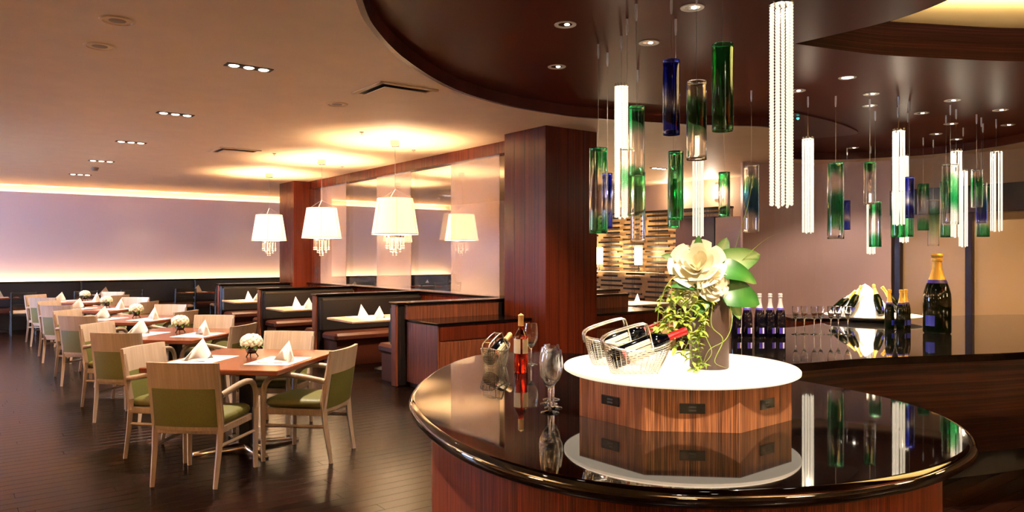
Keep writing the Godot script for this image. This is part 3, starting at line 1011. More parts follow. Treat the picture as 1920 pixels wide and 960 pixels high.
func ceiling_things() -> void:
	var tn := ["nearest the camera", "second from the camera", "third from the camera", "fourth from the camera", "fifth, farthest from the camera"]
	for k in 5:
		triple_spot("slot of three bright ceiling spots, %s" % tn[k], 6.2 + 2.52 * k, 1.95, 5.5)
	triple_spot("slot of three ceiling spots seen right of the big column", 9.0, 10.0, 8.0)
	# same fittings over the floor outside the picture
	for k in 3:
		triple_spot("slot of three ceiling spots above the aisle beside the camera, number %s from the front" % ["one", "two", "three"][k], -3.0 + 3.0 * k, 0.5, 4.0)
	for k in 3:
		pendant_lamp("cream pendant lamp with bead fringe over the %s booth" % ["nearest", "middle", "farthest"][k], rp(9.0 + 2.5 * k, 4.78, TOP), "pendant lamps over the booths", 2.5)
	for k in 2:
		pendant_lamp("cream pendant lamp behind the glass screen, %s" % ["seen between two sheer panels", "hidden behind the largest lamp"][k], rp([11.7, 14.2][k], 7.6, TOP), "pendant lamps behind the screen", 1.6, k == 0)
	for k in 4:
		pendant_lamp("cream pendant lamp along the left wall outside the picture, number %s" % ["one", "two", "three", "four"][k], rp(3.5 + 4.0 * k, -2.4, TOP), "pendant lamps along the left wall", 7.0, false)
	for k in 4:
		pendant_lamp("cream pendant lamp over the seats behind the camera, number %s" % ["one", "two", "three", "four"][k], rp(-2.0, -1.0 + 3.0 * k, TOP), "pendant lamps behind the camera", 7.0, false)
	# detectors, speakers and vents
	for p in [[-2.595, 4.91, "round flat ceiling speaker at the upper left"], [-3.041, 5.508, "round ceiling speaker just below the topmost one"], [-1.784, 7.614, "round ceiling fitting left of the square air vent"]]:
		var o := thing("ceiling_speaker", p[2], "speaker", pl(p[0], p[1], TOP), 0.0, "round ceiling fittings")
		part(o, "ring", lathe([Vector2(0.0, -0.004), Vector2(0.085, -0.004), Vector2(0.09, -0.012), Vector2(0.105, -0.010), Vector2(0.11, 0.0)], 28), M.ceiling_paint)
		part(o, "grille", lathe([Vector2(0.0, -0.007), Vector2(0.05, -0.006), Vector2(0.055, -0.003)], 20), M.vent_grey)
	single("smoke_detector", lathe([Vector2(0.0, -0.06), Vector2(0.04, -0.055), Vector2(0.06, -0.02), Vector2(0.065, 0.0)], 18), M.vent_grey, xform(pl(-7.302, 13.072, TOP)), "small domed smoke detector on the ceiling near the far spotlights", "smoke detector")
	for p in [[-1.104, 7.023, "square ceiling air vent left of the dark oval"], [-4.091, 11.015, "shallow square air vent in the ceiling left of the pendant lamps"]]:
		var o := thing("air_vent", p[2], "air vent", pl(p[0], p[1], TOP), TURN, "ceiling air vents")
		for s in 4:
			part(o, "frame", box(Vector3(-0.3, -0.012, 0.25), Vector3(0.3, 0.0, 0.3), 0.003), M.ceiling_paint, Transform3D(Basis(Vector3.UP, s * PI / 2), Vector3.ZERO))
		part(o, "gap", box(Vector3(-0.25, -0.002, -0.25), Vector3(0.25, 0.0, 0.25)), M.dark_gap)
		part(o, "plate", box(Vector3(-0.215, -0.03, -0.215), Vector3(0.215, -0.022, 0.215), 0.003), M.ceiling_paint)
	# sprinkler heads over the booths
	for p in [[8.6, 4.1, "just left of the nearest lamp"], [9.6, 5.4, "between the nearest lamp and the screen"], [11.2, 3.9, "left of the middle lamp"], [12.1, 5.4, "between the middle lamp and the screen"]]:
		single("sprinkler_head", lathe([Vector2(0.0, -0.03), Vector2(0.012, -0.03), Vector2(0.012, -0.008), Vector2(0.03, -0.004), Vector2(0.032, 0.0)], 10), M.steel, xform(rp(p[0], p[1], TOP)), "tiny ceiling sprinkler head " + p[2], "sprinkler", "sprinkler heads")

func downlights() -> void:
	var d := [[0.38, 5.323, "left of the amber reflection, upper left"], [1.06, 5.775, "above the blue pendant"], [0.39, 6.507, "lower left, in the darkest part"], [1.197, 4.957, "topmost, above the tall green pendant"], [2.848, 7.452, "just right of the tall crystal column"], [3.658, 7.599, "above the pair of green pendants, farther forward"], [3.926, 8.191, "above the pair of green pendants, farther back"], [4.667, 7.911, "front one above the right cluster"], [4.728, 8.619, "middle of the right half"], [5.516, 8.431, "far right"], [5.476, 9.315, "behind the front grips of the right cluster"], [6.238, 9.39, "rightmost, near the rim"], [5.728, 10.087, "near the far rim, right half"], [6.276, 10.548, "closest to the far rim"], [5.202, 11.379, "small far one above the blue mini pendant"]]
	for k in d.size():
		var at := pl(d[k][0], d[k][1], OVAL)
		var o := thing("downlight", "round white downlight in the dark oval ceiling, " + d[k][2], "downlight", at, 0.0, "downlights of the oval ceiling")
		part(o, "trim", lathe([Vector2(0.05, -0.001), Vector2(0.062, -0.006), Vector2(0.078, -0.005), Vector2(0.08, 0.0)], 24), M.trim_white)
		part(o, "reflector", lathe([Vector2(0.0, -0.001), Vector2(0.052, -0.001)], 20), M.steel)
		part(o, "lamp", lathe([Vector2(0.0, -0.006), Vector2(0.016, -0.005), Vector2(0.02, -0.001)], 12), M.spot_glow, Transform3D(Basis(), Vector3(0.012, 0, 0)))
		spot(o, at - Vector3(0, 0.03, 0), pl(-0.7, 8.7, 0.5) if k == 2 else at - Vector3(0, 3, 0), 4.0 if k == 2 else 1.1, 32.0 if k == 2 else 52.0)
	# the ones that light the counters
	var lit := [[0.95, 2.5, 0.9, pl(0.8, 2.85, 1.1), 22.0, "over the island's marble disc"], [2.0, 4.2, 5.0, pl(2.0, 5.3, 0.9), 32.0, "over the near end of the back bar"], [3.1, 6.9, 9.0, pl(3.2, 6.7, 0.9), 30.0, "over the champagne on the back bar"], [-0.2, 3.6, 3.0, pl(0.0, 3.6, 0.9), 30.0, "over the left end of the island"], [1.0, 1.3, 4.2, pl(0.66, 2.6, 1.03), 15.0, "before the island, aimed at the plinth"]]
	for q in lit:
		var at := pl(q[0], q[1], OVAL)
		var o := thing("downlight", "round downlight in the oval ceiling " + q[5], "downlight", at, 0.0, "downlights of the oval ceiling")
		part(o, "trim", lathe([Vector2(0.05, -0.001), Vector2(0.062, -0.006), Vector2(0.078, -0.005), Vector2(0.08, 0.0)], 24), M.trim_white)
		part(o, "lamp", lathe([Vector2(0.0, -0.006), Vector2(0.04, -0.005), Vector2(0.052, -0.001)], 16), M.spot_glow)
		spot(o, at - Vector3(0, 0.03, 0), q[3], q[2], q[4])

# -------- glass pendants over the island
func crystal_strand(ln: float) -> ArrayMesh:
	var prof := [Vector2(0.0, 0.0)]
	var n := int(ln / 0.0145)
	for i in n:
		var y := ln * i / n
		prof.append(Vector2(0.0042, y + 0.001))
		prof.append(Vector2(0.0075, y + ln / n * 0.5))
	prof.append(Vector2(0.0, ln))
	var st := new_st()
	st.set_smooth_group(-1)
	add_lathe(st, prof, 6)
	return done(st)

func cable(o: Node3D, y_from: float) -> void:
	# y_from is where the cable meets the pendant, in world height; o stands at the pendant's bottom
	var b := o.position.y
	part(o, "cable", tube([Vector3(0, y_from - b, 0), Vector3(0, OVAL - b - 0.09, 0)], 0.0013, 4), M.cable)
	part(o, "grip", lathe([Vector2(0.0, OVAL - b - 0.115), Vector2(0.006, OVAL - b - 0.11), Vector2(0.009, OVAL - b - 0.08), Vector2(0.009, OVAL - b)], 10), M.grip_metal)

var strand_mesh: ArrayMesh
func crystal_column(label: String, x: float, d: float, top: float, bot: float, r: float) -> void:
	var o := thing("crystal_pendant", label, "pendant light", pl(x, d, bot), 0.0, "crystal bead columns")
	if strand_mesh == null:
		strand_mesh = crystal_strand(0.96)
	var k := (top - bot) / 0.96
	part(o, "top_plate", lathe([Vector2(0.0, 0), Vector2(r, 0), Vector2(r, 0.008), Vector2(0.0, 0.008)], 20), M.steel, Transform3D(Basis(), Vector3(0, top - bot, 0)))
	var n := 11
	for i in n:
		var a := TAU * i / n
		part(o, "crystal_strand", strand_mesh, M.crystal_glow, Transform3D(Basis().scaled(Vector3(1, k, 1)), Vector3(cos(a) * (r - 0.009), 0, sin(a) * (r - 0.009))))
		part(o, "hook", tube([Vector3(cos(a) * (r - 0.009), top - bot + 0.008, sin(a) * (r - 0.009)), Vector3(cos(a) * (r - 0.009), top - bot + 0.025, sin(a) * (r - 0.009))], 0.004, 5), M.steel)
	for i in 3:
		var a := TAU * i / 3 + 0.3
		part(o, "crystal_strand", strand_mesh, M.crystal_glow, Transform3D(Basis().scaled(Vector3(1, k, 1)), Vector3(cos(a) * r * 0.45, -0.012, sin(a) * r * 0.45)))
	cable(o, top)
	omni(o, pl(x, d, top - 0.05), 0.03, Color(1.0, 0.92, 0.8), 0.01)

const CLEARC := Color(0.98, 0.98, 0.98)
const GREENC := Color(0.13, 0.60, 0.30)
const BLUEC := Color(0.06, 0.10, 0.66)
func band_color(bands: Array, t: float, f: float) -> Color:
	# bands: [[height share, colour], ...] from bottom to top; the dye runs, so its edge wanders round the tube
	t = clampf(t + 0.05 * sin(f * 2.0 + bands.size()), 0.0, 1.0)
	for i in bands.size() - 1:
		if t <= bands[i + 1][0]:
			var a: Color = bands[i][1]; var b: Color = bands[i + 1][1]
			return a.lerp(b, smoothstep(0.0, 1.0, (t - bands[i][0]) / maxf(bands[i + 1][0] - bands[i][0], 1e-3)))
	return bands[-1][1]

func glass_tube(label: String, x: float, d: float, top: float, bot: float, r: float, bands: Array) -> void:
	var o := thing("glass_pendant", label, "glass pendant", pl(x, d, bot), 0.0, "coloured glass tube pendants")
	var h := top - bot
	var w := 0.004
	var st := new_st()
	var prof := [Vector2(r - w, 0.004), Vector2(r - w, 0.0), Vector2(r - 0.001, 0.0), Vector2(r, 0.002)]
	var n := 18
	for i in range(1, n):
		prof.append(Vector2(r, h * i / n))
	prof.append_array([Vector2(r, h - 0.002), Vector2(r - 0.001, h), Vector2(r - w, h)])
	for i in range(1, n):
		prof.append(Vector2(r - w, h * (n - i) / n))
	prof.append(Vector2(r - w, 0.004))
	add_lathe(st, prof, 28, 1, 1, Transform3D(), func(y, f): return band_color(bands, y / h, f))
	part(o, "glass_tube", done(st), M.pendant_glass)
	var bar := tube([Vector3(-r + w, h - 0.012, 0), Vector3(r - w, h - 0.012, 0)], 0.003, 5)
	part(o, "hanger", bar, M.steel)
	cable(o, top - 0.012)

func pendants() -> void:
	var g := GREENC; var c := CLEARC; var b := BLUEC; var lg := Color(0.4, 0.78, 0.5); var tl := Color(0.08, 0.3, 0.5)
	var gcg := [[0.0, g], [0.12, g], [0.3, c], [0.65, c], [0.85, g], [1.0, g]]
	var bcb := [[0.0, b], [0.22, b], [0.4, c], [0.55, Color(0.3, 0.35, 0.75)], [0.75, b], [1.0, b]]
	var T := [
		[0.673, 5.82, 2.390, 1.725, 0.071, gcg, "leftmost glass tube, green at both ends and clear between"],
		[0.775, 6.06, 2.221, 1.775, 0.041, bcb, "slim blue tube half hidden behind the leftmost green one"],
		[0.814, 4.89, 2.528, 2.077, 0.054, [[0.0, lg], [0.08, g], [0.12, c], [0.6, c], [0.8, g], [1.0, g]], "tube with dark green top beside the left crystal column"],
		[0.802, 5.2, 2.3, 1.825, 0.05, [[0.0, c], [0.38, c], [0.5, lg], [0.62, lg], [0.75, c], [1.0, c]], "clear tube with a pale green belt in front of the left crystal column"],
		[1.116, 6.62, 2.292, 1.678, 0.066, [[0.0, c], [0.3, c], [0.5, Color(0.6, 0.85, 0.62)], [0.8, lg], [1.0, g]], "pale green and clear tube hanging lowest in the left cluster"],
		[1.014, 4.75, 2.795, 2.320, 0.054, bcb, "cobalt blue tube, highest blue one"],
		[1.122, 4.54, 2.610, 2.134, 0.060, [[0.0, c], [0.25, c], [0.5, g], [0.68, g], [0.85, c], [1.0, c]], "clear tube with a dark green middle above the flowers"],
		[1.185, 4.20, 2.741, 2.252, 0.059, [[0.0, g], [0.2, Color(0.1, 0.46, 0.16)], [0.5, Color(0.22, 0.52, 0.3)], [0.8, g], [1.0, g]], "all green tube, the highest green one"],
		[1.140, 5.20, 2.278, 1.799, 0.054, [[0.0, g], [0.3, Color(0.1, 0.4, 0.2)], [0.6, Color(0.25, 0.5, 0.32)], [1.0, Color(0.08, 0.36, 0.17)]], "green tube directly under the cobalt blue one"],
		[1.493, 6.90, 2.260, 1.806, 0.054, [[0.0, g], [0.45, lg], [0.7, g], [1.0, g]], "shorter green tube overlapping the one under the blue tube"],
		[2.104, 7.40, 2.380, 1.941, 0.056, [[0.0, g], [0.15, lg], [0.3, c], [0.6, c], [0.75, g], [1.0, g]], "small tube green at both ends above the right of the flowers"],
		[2.389, 7.45, 2.455, 1.784, 0.074, [[0.0, c], [0.2, c], [0.35, tl], [0.55, tl], [0.7, Color(0.3, 0.6, 0.4)], [0.9, c], [1.0, c]], "clear tube with a teal blue middle against the mauve wall"],
		[3.338, 7.70, 2.507, 1.726, 0.080, [[0.0, c], [0.12, c], [0.16, g], [0.5, g], [0.68, c], [0.82, c], [0.9, g], [1.0, g]], "long tube with green cap and green body against the mauve wall"],
		[5.114, 11.40, 2.397, 1.949, 0.049, bcb, "tiny far blue tube beside the long green one"],
		[3.767, 7.86, 2.538, 2.095, 0.059, [[0.0, c], [0.75, c], [0.88, g], [1.0, g]], "clear tube with green cap, upper of the overlapping pair"],
		[4.135, 8.50, 2.169, 1.653, 0.067, [[0.0, g], [0.15, g], [0.35, c], [0.65, c], [0.8, g], [1.0, lg]], "green ended tube, lower of the overlapping pair"],
		[4.241, 7.97, 2.393, 1.954, 0.048, bcb, "blue tube right of the bright white crystal column"],
		[4.292, 8.30, 2.273, 1.758, 0.074, [[0.0, g], [0.4, g], [0.7, c], [1.0, c]], "green footed tube behind the bright white crystal column"],
		[4.558, 8.60, 2.299, 1.771, 0.061, [[0.0, g], [0.5, lg], [0.8, c], [1.0, c]], "streaky green tube below the right blue one"],
		[5.727, 10.40, 2.553, 1.907, 0.074, gcg, "far green ended tube in front of the dark lintel"],
		[5.981, 10.60, 2.345, 1.694, 0.072, [[0.0, c], [0.5, Color(0.6, 0.8, 0.6)], [0.8, lg], [0.85, c], [1.0, c]], "clear tube with faint green top, above the giant bottle"],
		[4.791, 8.16, 2.553, 1.894, 0.082, [[0.0, c], [0.15, c], [0.4, g], [0.7, lg], [0.9, c], [1.0, c]], "widest clear and green tube of the right cluster"],
		[5.087, 8.75, 2.419, 1.769, 0.062, gcg, "green tube half behind the widest one of the right cluster"],
		[5.413, 8.70, 2.557, 2.115, 0.062, [[0.0, c], [0.4, lg], [0.7, g], [0.85, c], [1.0, c]], "upper clear and green tube at the right of the cluster"],
		[5.594, 8.90, 2.421, 1.938, 0.060, [[0.0, c], [0.15, b], [0.5, tl], [0.75, c], [1.0, c]], "clear tube with a blue middle at the right of the cluster"],
		[5.866, 9.30, 2.414, 1.789, 0.073, gcg, "rightmost green tube, hanging below the blue middled one"],
	]
	for t in T:
		glass_tube("hanging " + t[6], t[0], t[1], t[2], t[3], t[4], t[5])
	var C := [
		[0.820, 5.60, 2.818, 1.838, 0.054, "left column of bright crystal strands behind green tubes"],
		[1.795, 7.20, 2.702, 1.740, 0.057, "column of crystal strands ending right above the flowers"],
		[1.299, 3.60, 2.759, 1.792, 0.058, "tallest and brightest column of crystal strands, nearest the camera"],
		[3.064, 7.73, 2.759, 1.793, 0.061, "lone column of crystal strands right of the tallest one"],
		[5.384, 11.20, 2.486, 1.582, 0.064, "far column of crystal strands behind the overlapping green pair"],
		[4.003, 7.73, 2.842, 1.876, 0.063, "very bright column of crystal strands with a blue tube at its right"],
		[5.040, 9.60, 2.832, 1.728, 0.058, "column of crystal strands mostly hidden behind a brighter one"],
		[4.998, 8.40, 2.726, 1.766, 0.060, "column of crystal strands behind the widest tube of the right cluster"],
		[5.801, 9.60, 2.640, 1.673, 0.055, "low hanging column of crystal strands in the right cluster"],
		[5.837, 9.00, 2.804, 1.852, 0.068, "rightmost column of crystal strands"],
	]
	for t in C:
		crystal_column(t[5], t[0], t[1], t[2], t[3], t[4])

# -------- counters
func rim_shell(st: SurfaceTool, poly: PackedVector2Array, prof: Array) -> void:
	# poly: plan outline; prof: Vector2(offset outwards, y), bottom to top; flat caps below and above
	var n := poly.size()
	var sgn := -1.0 if Geometry2D.is_polygon_clockwise(poly) else 1.0
	var nrm := PackedVector2Array()
	for i in n:
		var d := (poly[(i + 1) % n] - poly[(i - 1 + n) % n]).normalized()
		nrm.append(Vector2(d.y, -d.x) * sgn)
	st.set_smooth_group(1)
	for k in prof.size() - 1:
		for i in n:
			var j := (i + 1) % n
			var q := []
			for c in [[i, k], [i, k + 1], [j, k + 1], [j, k]]:
				var p: Vector2 = poly[c[0]] + nrm[c[0]] * prof[c[1]].x
				q.append(Vector3(p.x, prof[c[1]].y, -p.y))
			var mid := (nrm[i] + nrm[j]) / 2
			var dy: float = prof[k + 1].x - prof[k].x
			quad(st, q[0], q[1], q[2], q[3], Vector3(mid.x, 0, -mid.y) * (prof[k + 1].y - prof[k].y + 1e-4) + Vector3(0, -dy, 0))
	st.set_smooth_group(-1)
	for e in 2:
		var pp: Vector2 = prof[0] if e == 0 else prof[-1]
		var ring := PackedVector2Array()
		for i in n:
			ring.append(poly[i] + nrm[i] * pp.x)
		var ix := Geometry2D.triangulate_polygon(ring)
		for i in range(0, ix.size(), 3):
			var a := ring[ix[i]]; var b := ring[ix[i + 1]]; var c := ring[ix[i + 2]]
			tri(st, Vector3(a.x, pp.y, -a.y), Vector3(b.x, pp.y, -b.y), Vector3(c.x, pp.y, -c.y), Vector3.DOWN if e == 0 else Vector3.UP)

func bullnose(y1: float, r: float) -> Array:
	var prof := []
	for i in 13:
		var f := -PI / 2 + PI * i / 12
		prof.append(Vector2(-r + r * cos(f), y1 - r + r * sin(f)))
	return prof

func island() -> void:
	var outline := smooth2([Vector2(0.501, 1.896), Vector2(0.75, 1.915), Vector2(0.98, 1.985), Vector2(1.2, 2.105), Vector2(1.415, 2.29), Vector2(1.541, 2.475), Vector2(1.612, 2.667), Vector2(1.644, 2.877), Vector2(1.625, 3.1), Vector2(1.556, 3.32), Vector2(1.418, 3.59), Vector2(1.15, 3.98), Vector2(0.82, 4.34), Vector2(0.45, 4.6), Vector2(0.1, 4.7), Vector2(-0.15, 4.62), Vector2(-0.285, 4.42), Vector2(-0.375, 4.13), Vector2(-0.432, 3.767), Vector2(-0.452, 3.415), Vector2(-0.425, 3.066), Vector2(-0.31, 2.667), Vector2(-0.14, 2.31), Vector2(0.059, 2.075), Vector2(0.265, 1.945)], 6)
	var here := pl(0.6, 3.2)
	var inv := Transform3D(Basis(), -here)
	var o := thing("island_counter", "big oval island counter with polished black top and striped wood base", "counter", here)
	var st := new_st()
	rim_shell(st, outline, [Vector2(-0.10, 0.06), Vector2(-0.10, BAR - 0.05)])
	part(o, "base", done(st), M.zebrano_red, inv)
	st = new_st()
	rim_shell(st, outline, [Vector2(-0.14, 0.0), Vector2(-0.14, 0.06)])
	part(o, "plinth", done(st), M.dark_gap, inv)
	st = new_st()
	rim_shell(st, outline, bullnose(BAR, 0.026))
	part(o, "counter_top", done(st), M.black_stone, inv)
	# raised display
	var d := thing("display_plinth", "eight-sided striped wood plinth on the island with a white round top", "plinth", pl(0.655, 2.93, BAR), deg_to_rad(-6.0))
	st = new_st()
	var oc := PackedVector2Array()
	for k in 8:
		var f := TAU * (k + 0.5) / 8
		oc.append(Vector2(cos(f), sin(f)) * 0.418)
	add_prism(st, oc, 0.0, 0.152)
	part(d, "body", done(st), M.zebrano)
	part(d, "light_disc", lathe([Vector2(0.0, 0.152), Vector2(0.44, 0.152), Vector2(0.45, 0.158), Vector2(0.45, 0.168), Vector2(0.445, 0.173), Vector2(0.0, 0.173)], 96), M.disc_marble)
	for k in 8:
		var f := TAU * k / 8
		var xf := Transform3D(Basis(Vector3.UP, -f + PI / 2), Vector3(cos(f) * 0.3862, 0.08, sin(f) * 0.3862))
		if k % 1 == 0 and sin(f) > -0.1 and absf(cos(f)) < 0.99:
			var pt := part(d, "socket_plate", box(Vector3(-0.043, -0.017, -0.004), Vector3(0.043, 0.017, 0.004), 0.001), M.socket_black, xf)
			for q in 2:
				part(pt, "socket_mark", box(Vector3(-0.013, -0.009 + q * 0.011, 0.004), Vector3(0.013, -0.003 + q * 0.011, 0.0046)), M.socket_print)

func back_bar() -> void:
	var front := [Vector2(1.1, 4.05), Vector2(1.574, 4.158), Vector2(2.066, 4.375), Vector2(2.759, 4.55), Vector2(3.2, 4.667), Vector2(4.2, 5.05), Vector2(5.2, 5.8), Vector2(5.9, 6.7)]
	var back := [Vector2(5.7, 7.7), Vector2(4.649, 7.568), Vector2(3.124, 6.942), Vector2(2.328, 6.269), Vector2(1.72, 6.1), Vector2(1.5, 5.4)]
	var fs := smooth2(front, 6, false)
	var poly := fs.duplicate()
	poly.append_array(smooth2(back, 4, false))
	var o := thing("back_bar", "long curved back bar with polished black top and dark wood front", "counter", pl(3.0, 5.5))
	var inv := Transform3D(Basis(), -o.position)
	part(o, "counter_top", prism(poly, BAR - 0.045, BAR), M.black_stone, inv)
	var st := new_st()
	st.set_smooth_group(1)
	# front panel: leaning inwards towards its foot
	for i in fs.size() - 1:
		var a0 := fs[i]; var b0 := fs[i + 1]
		var top_a := Vector3(a0.x, BAR - 0.045, -a0.y - 0.06); var top_b := Vector3(b0.x, BAR - 0.045, -b0.y - 0.06)
		for q in 4:
			var t0 := q / 4.0; var t1 := (q + 1) / 4.0
			var low := func(p: Vector3, t: float) -> Vector3: return p + Vector3(0.05 * t, -(BAR - 0.245) * t, -0.34 * t * t - 0.08 * t)
			quad(st, low.call(top_a, t0), low.call(top_b, t0), low.call(top_b, t1), low.call(top_a, t1), Vector3(-0.3, 0, 1))
	part(o, "front_panel", done(st), M.bar_wood, inv)
	var kick := PackedVector2Array()
	for p in Geometry2D.offset_polygon(poly, -0.55)[0]:
		kick.append(p)
	part(o, "toe_kick", prism(kick, 0.0, BAR - 0.045), M.dark_gap, inv)
	# low wood cabinet behind the bar
	var c := thing("low_cabinet", "low reddish wood cabinet behind the champagne glasses", "cabinet", pl(3.5, 8.2))
	part(c, "body", cbox(Vector3(1.0, 0.86, 0.5), 0.004), M.mahogany)
	part(c, "counter_top", cbox(Vector3(1.04, 0.03, 0.54), 0.004), M.ledge_black, Transform3D(Basis(), Vector3(0, 0.86, 0)))

# -------- bottles and glasses
func bottle_profile(h: float, r: float, kind: String) -> Array:
	if kind == "champagne":
		return [Vector2(0, 0), Vector2(r * 0.9, 0), Vector2(r, h * 0.02), Vector2(r, h * 0.42), Vector2(r * 0.97, h * 0.5), Vector2(r * 0.80, h * 0.60), Vector2(r * 0.52, h * 0.70), Vector2(r * 0.36, h * 0.80), Vector2(r * 0.32, h * 0.90), Vector2(0, h * 0.90)]
	return [Vector2(0, 0), Vector2(r * 0.9, 0), Vector2(r, h * 0.02), Vector2(r, h * 0.58), Vector2(r * 0.93, h * 0.63), Vector2(r * 0.6, h * 0.70), Vector2(r * 0.38, h * 0.76), Vector2(r * 0.36, h * 0.9), Vector2(0, h * 0.9)]

func add_band(h: float, r: float, y0: float, y1: float, f0: float, f1: float) -> ArrayMesh:
	# a label wrapped round part of a cylinder
	var st := new_st()
	st.set_smooth_group(1)
	var n := 12
	for i in n:
		var a := lerpf(f0, f1, float(i) / n); var b := lerpf(f0, f1, float(i + 1) / n)
		quad(st, Vector3(cos(a) * r, y0, sin(a) * r), Vector3(cos(b) * r, y0, sin(b) * r), Vector3(cos(b) * r, y1, sin(b) * r), Vector3(cos(a) * r, y1, sin(a) * r), Vector3(cos((a + b) / 2), 0, sin((a + b) / 2)))
	return done(st)

func champagne(called: String, label: String, at: Vector3, h: float, r: float, glass: Material, foil: Material, lab: Material, group := "", collar: Material = null, l0 := 0.3, l1 := 1.6) -> Node3D:
	var o := thing(called, label, "bottle", at, 0.0, group)
	part(o, "body", lathe(bottle_profile(h, r, "champagne"), 28), glass)
	var fo := part(o, "foil", lathe([Vector2(r * 0.63, h * 0.665), Vector2(r * 0.53, h * 0.705), Vector2(r * 0.37, h * 0.80), Vector2(r * 0.335, h * 0.905), Vector2(r * 0.42, h * 0.91), Vector2(r * 0.42, h * 0.935), Vector2(r * 0.36, h * 0.94), Vector2(r * 0.44, h * 0.975), Vector2(r * 0.36, h), Vector2(0, h)], 20), foil)
	if collar:
		part(fo, "collar", lathe([Vector2(r * 0.755, h * 0.63), Vector2(r * 0.70, h * 0.65), Vector2(r * 0.64, h * 0.672)], 20), collar)
	part(o, "label", add_band(h, r * 1.01, h * 0.10, h * 0.23, l0, l1), lab)
	return o

func flute_profile() -> Array:
	return [Vector2(0, 0), Vector2(0.032, 0.0), Vector2(0.03, 0.003), Vector2(0.006, 0.008), Vector2(0.0035, 0.02), Vector2(0.0035, 0.10), Vector2(0.006, 0.112), Vector2(0.017, 0.135), Vector2(0.025, 0.165), Vector2(0.0255, 0.215), Vector2(0.0245, 0.215), Vector2(0.024, 0.165), Vector2(0.016, 0.137), Vector2(0.0, 0.118)]

func wine_glass_profile(k: float) -> Array:
	var out := []
	for p in [Vector2(0, 0), Vector2(0.036, 0.0), Vector2(0.034, 0.003), Vector2(0.008, 0.009), Vector2(0.004, 0.02), Vector2(0.004, 0.085), Vector2(0.009, 0.097), Vector2(0.024, 0.112), Vector2(0.036, 0.14), Vector2(0.039, 0.165), Vector2(0.037, 0.195), Vector2(0.032, 0.23), Vector2(0.031, 0.23), Vector2(0.036, 0.195), Vector2(0.0378, 0.165), Vector2(0.035, 0.141), Vector2(0.023, 0.114), Vector2(0.0, 0.102)]:
		out.append(p * k)
	return out

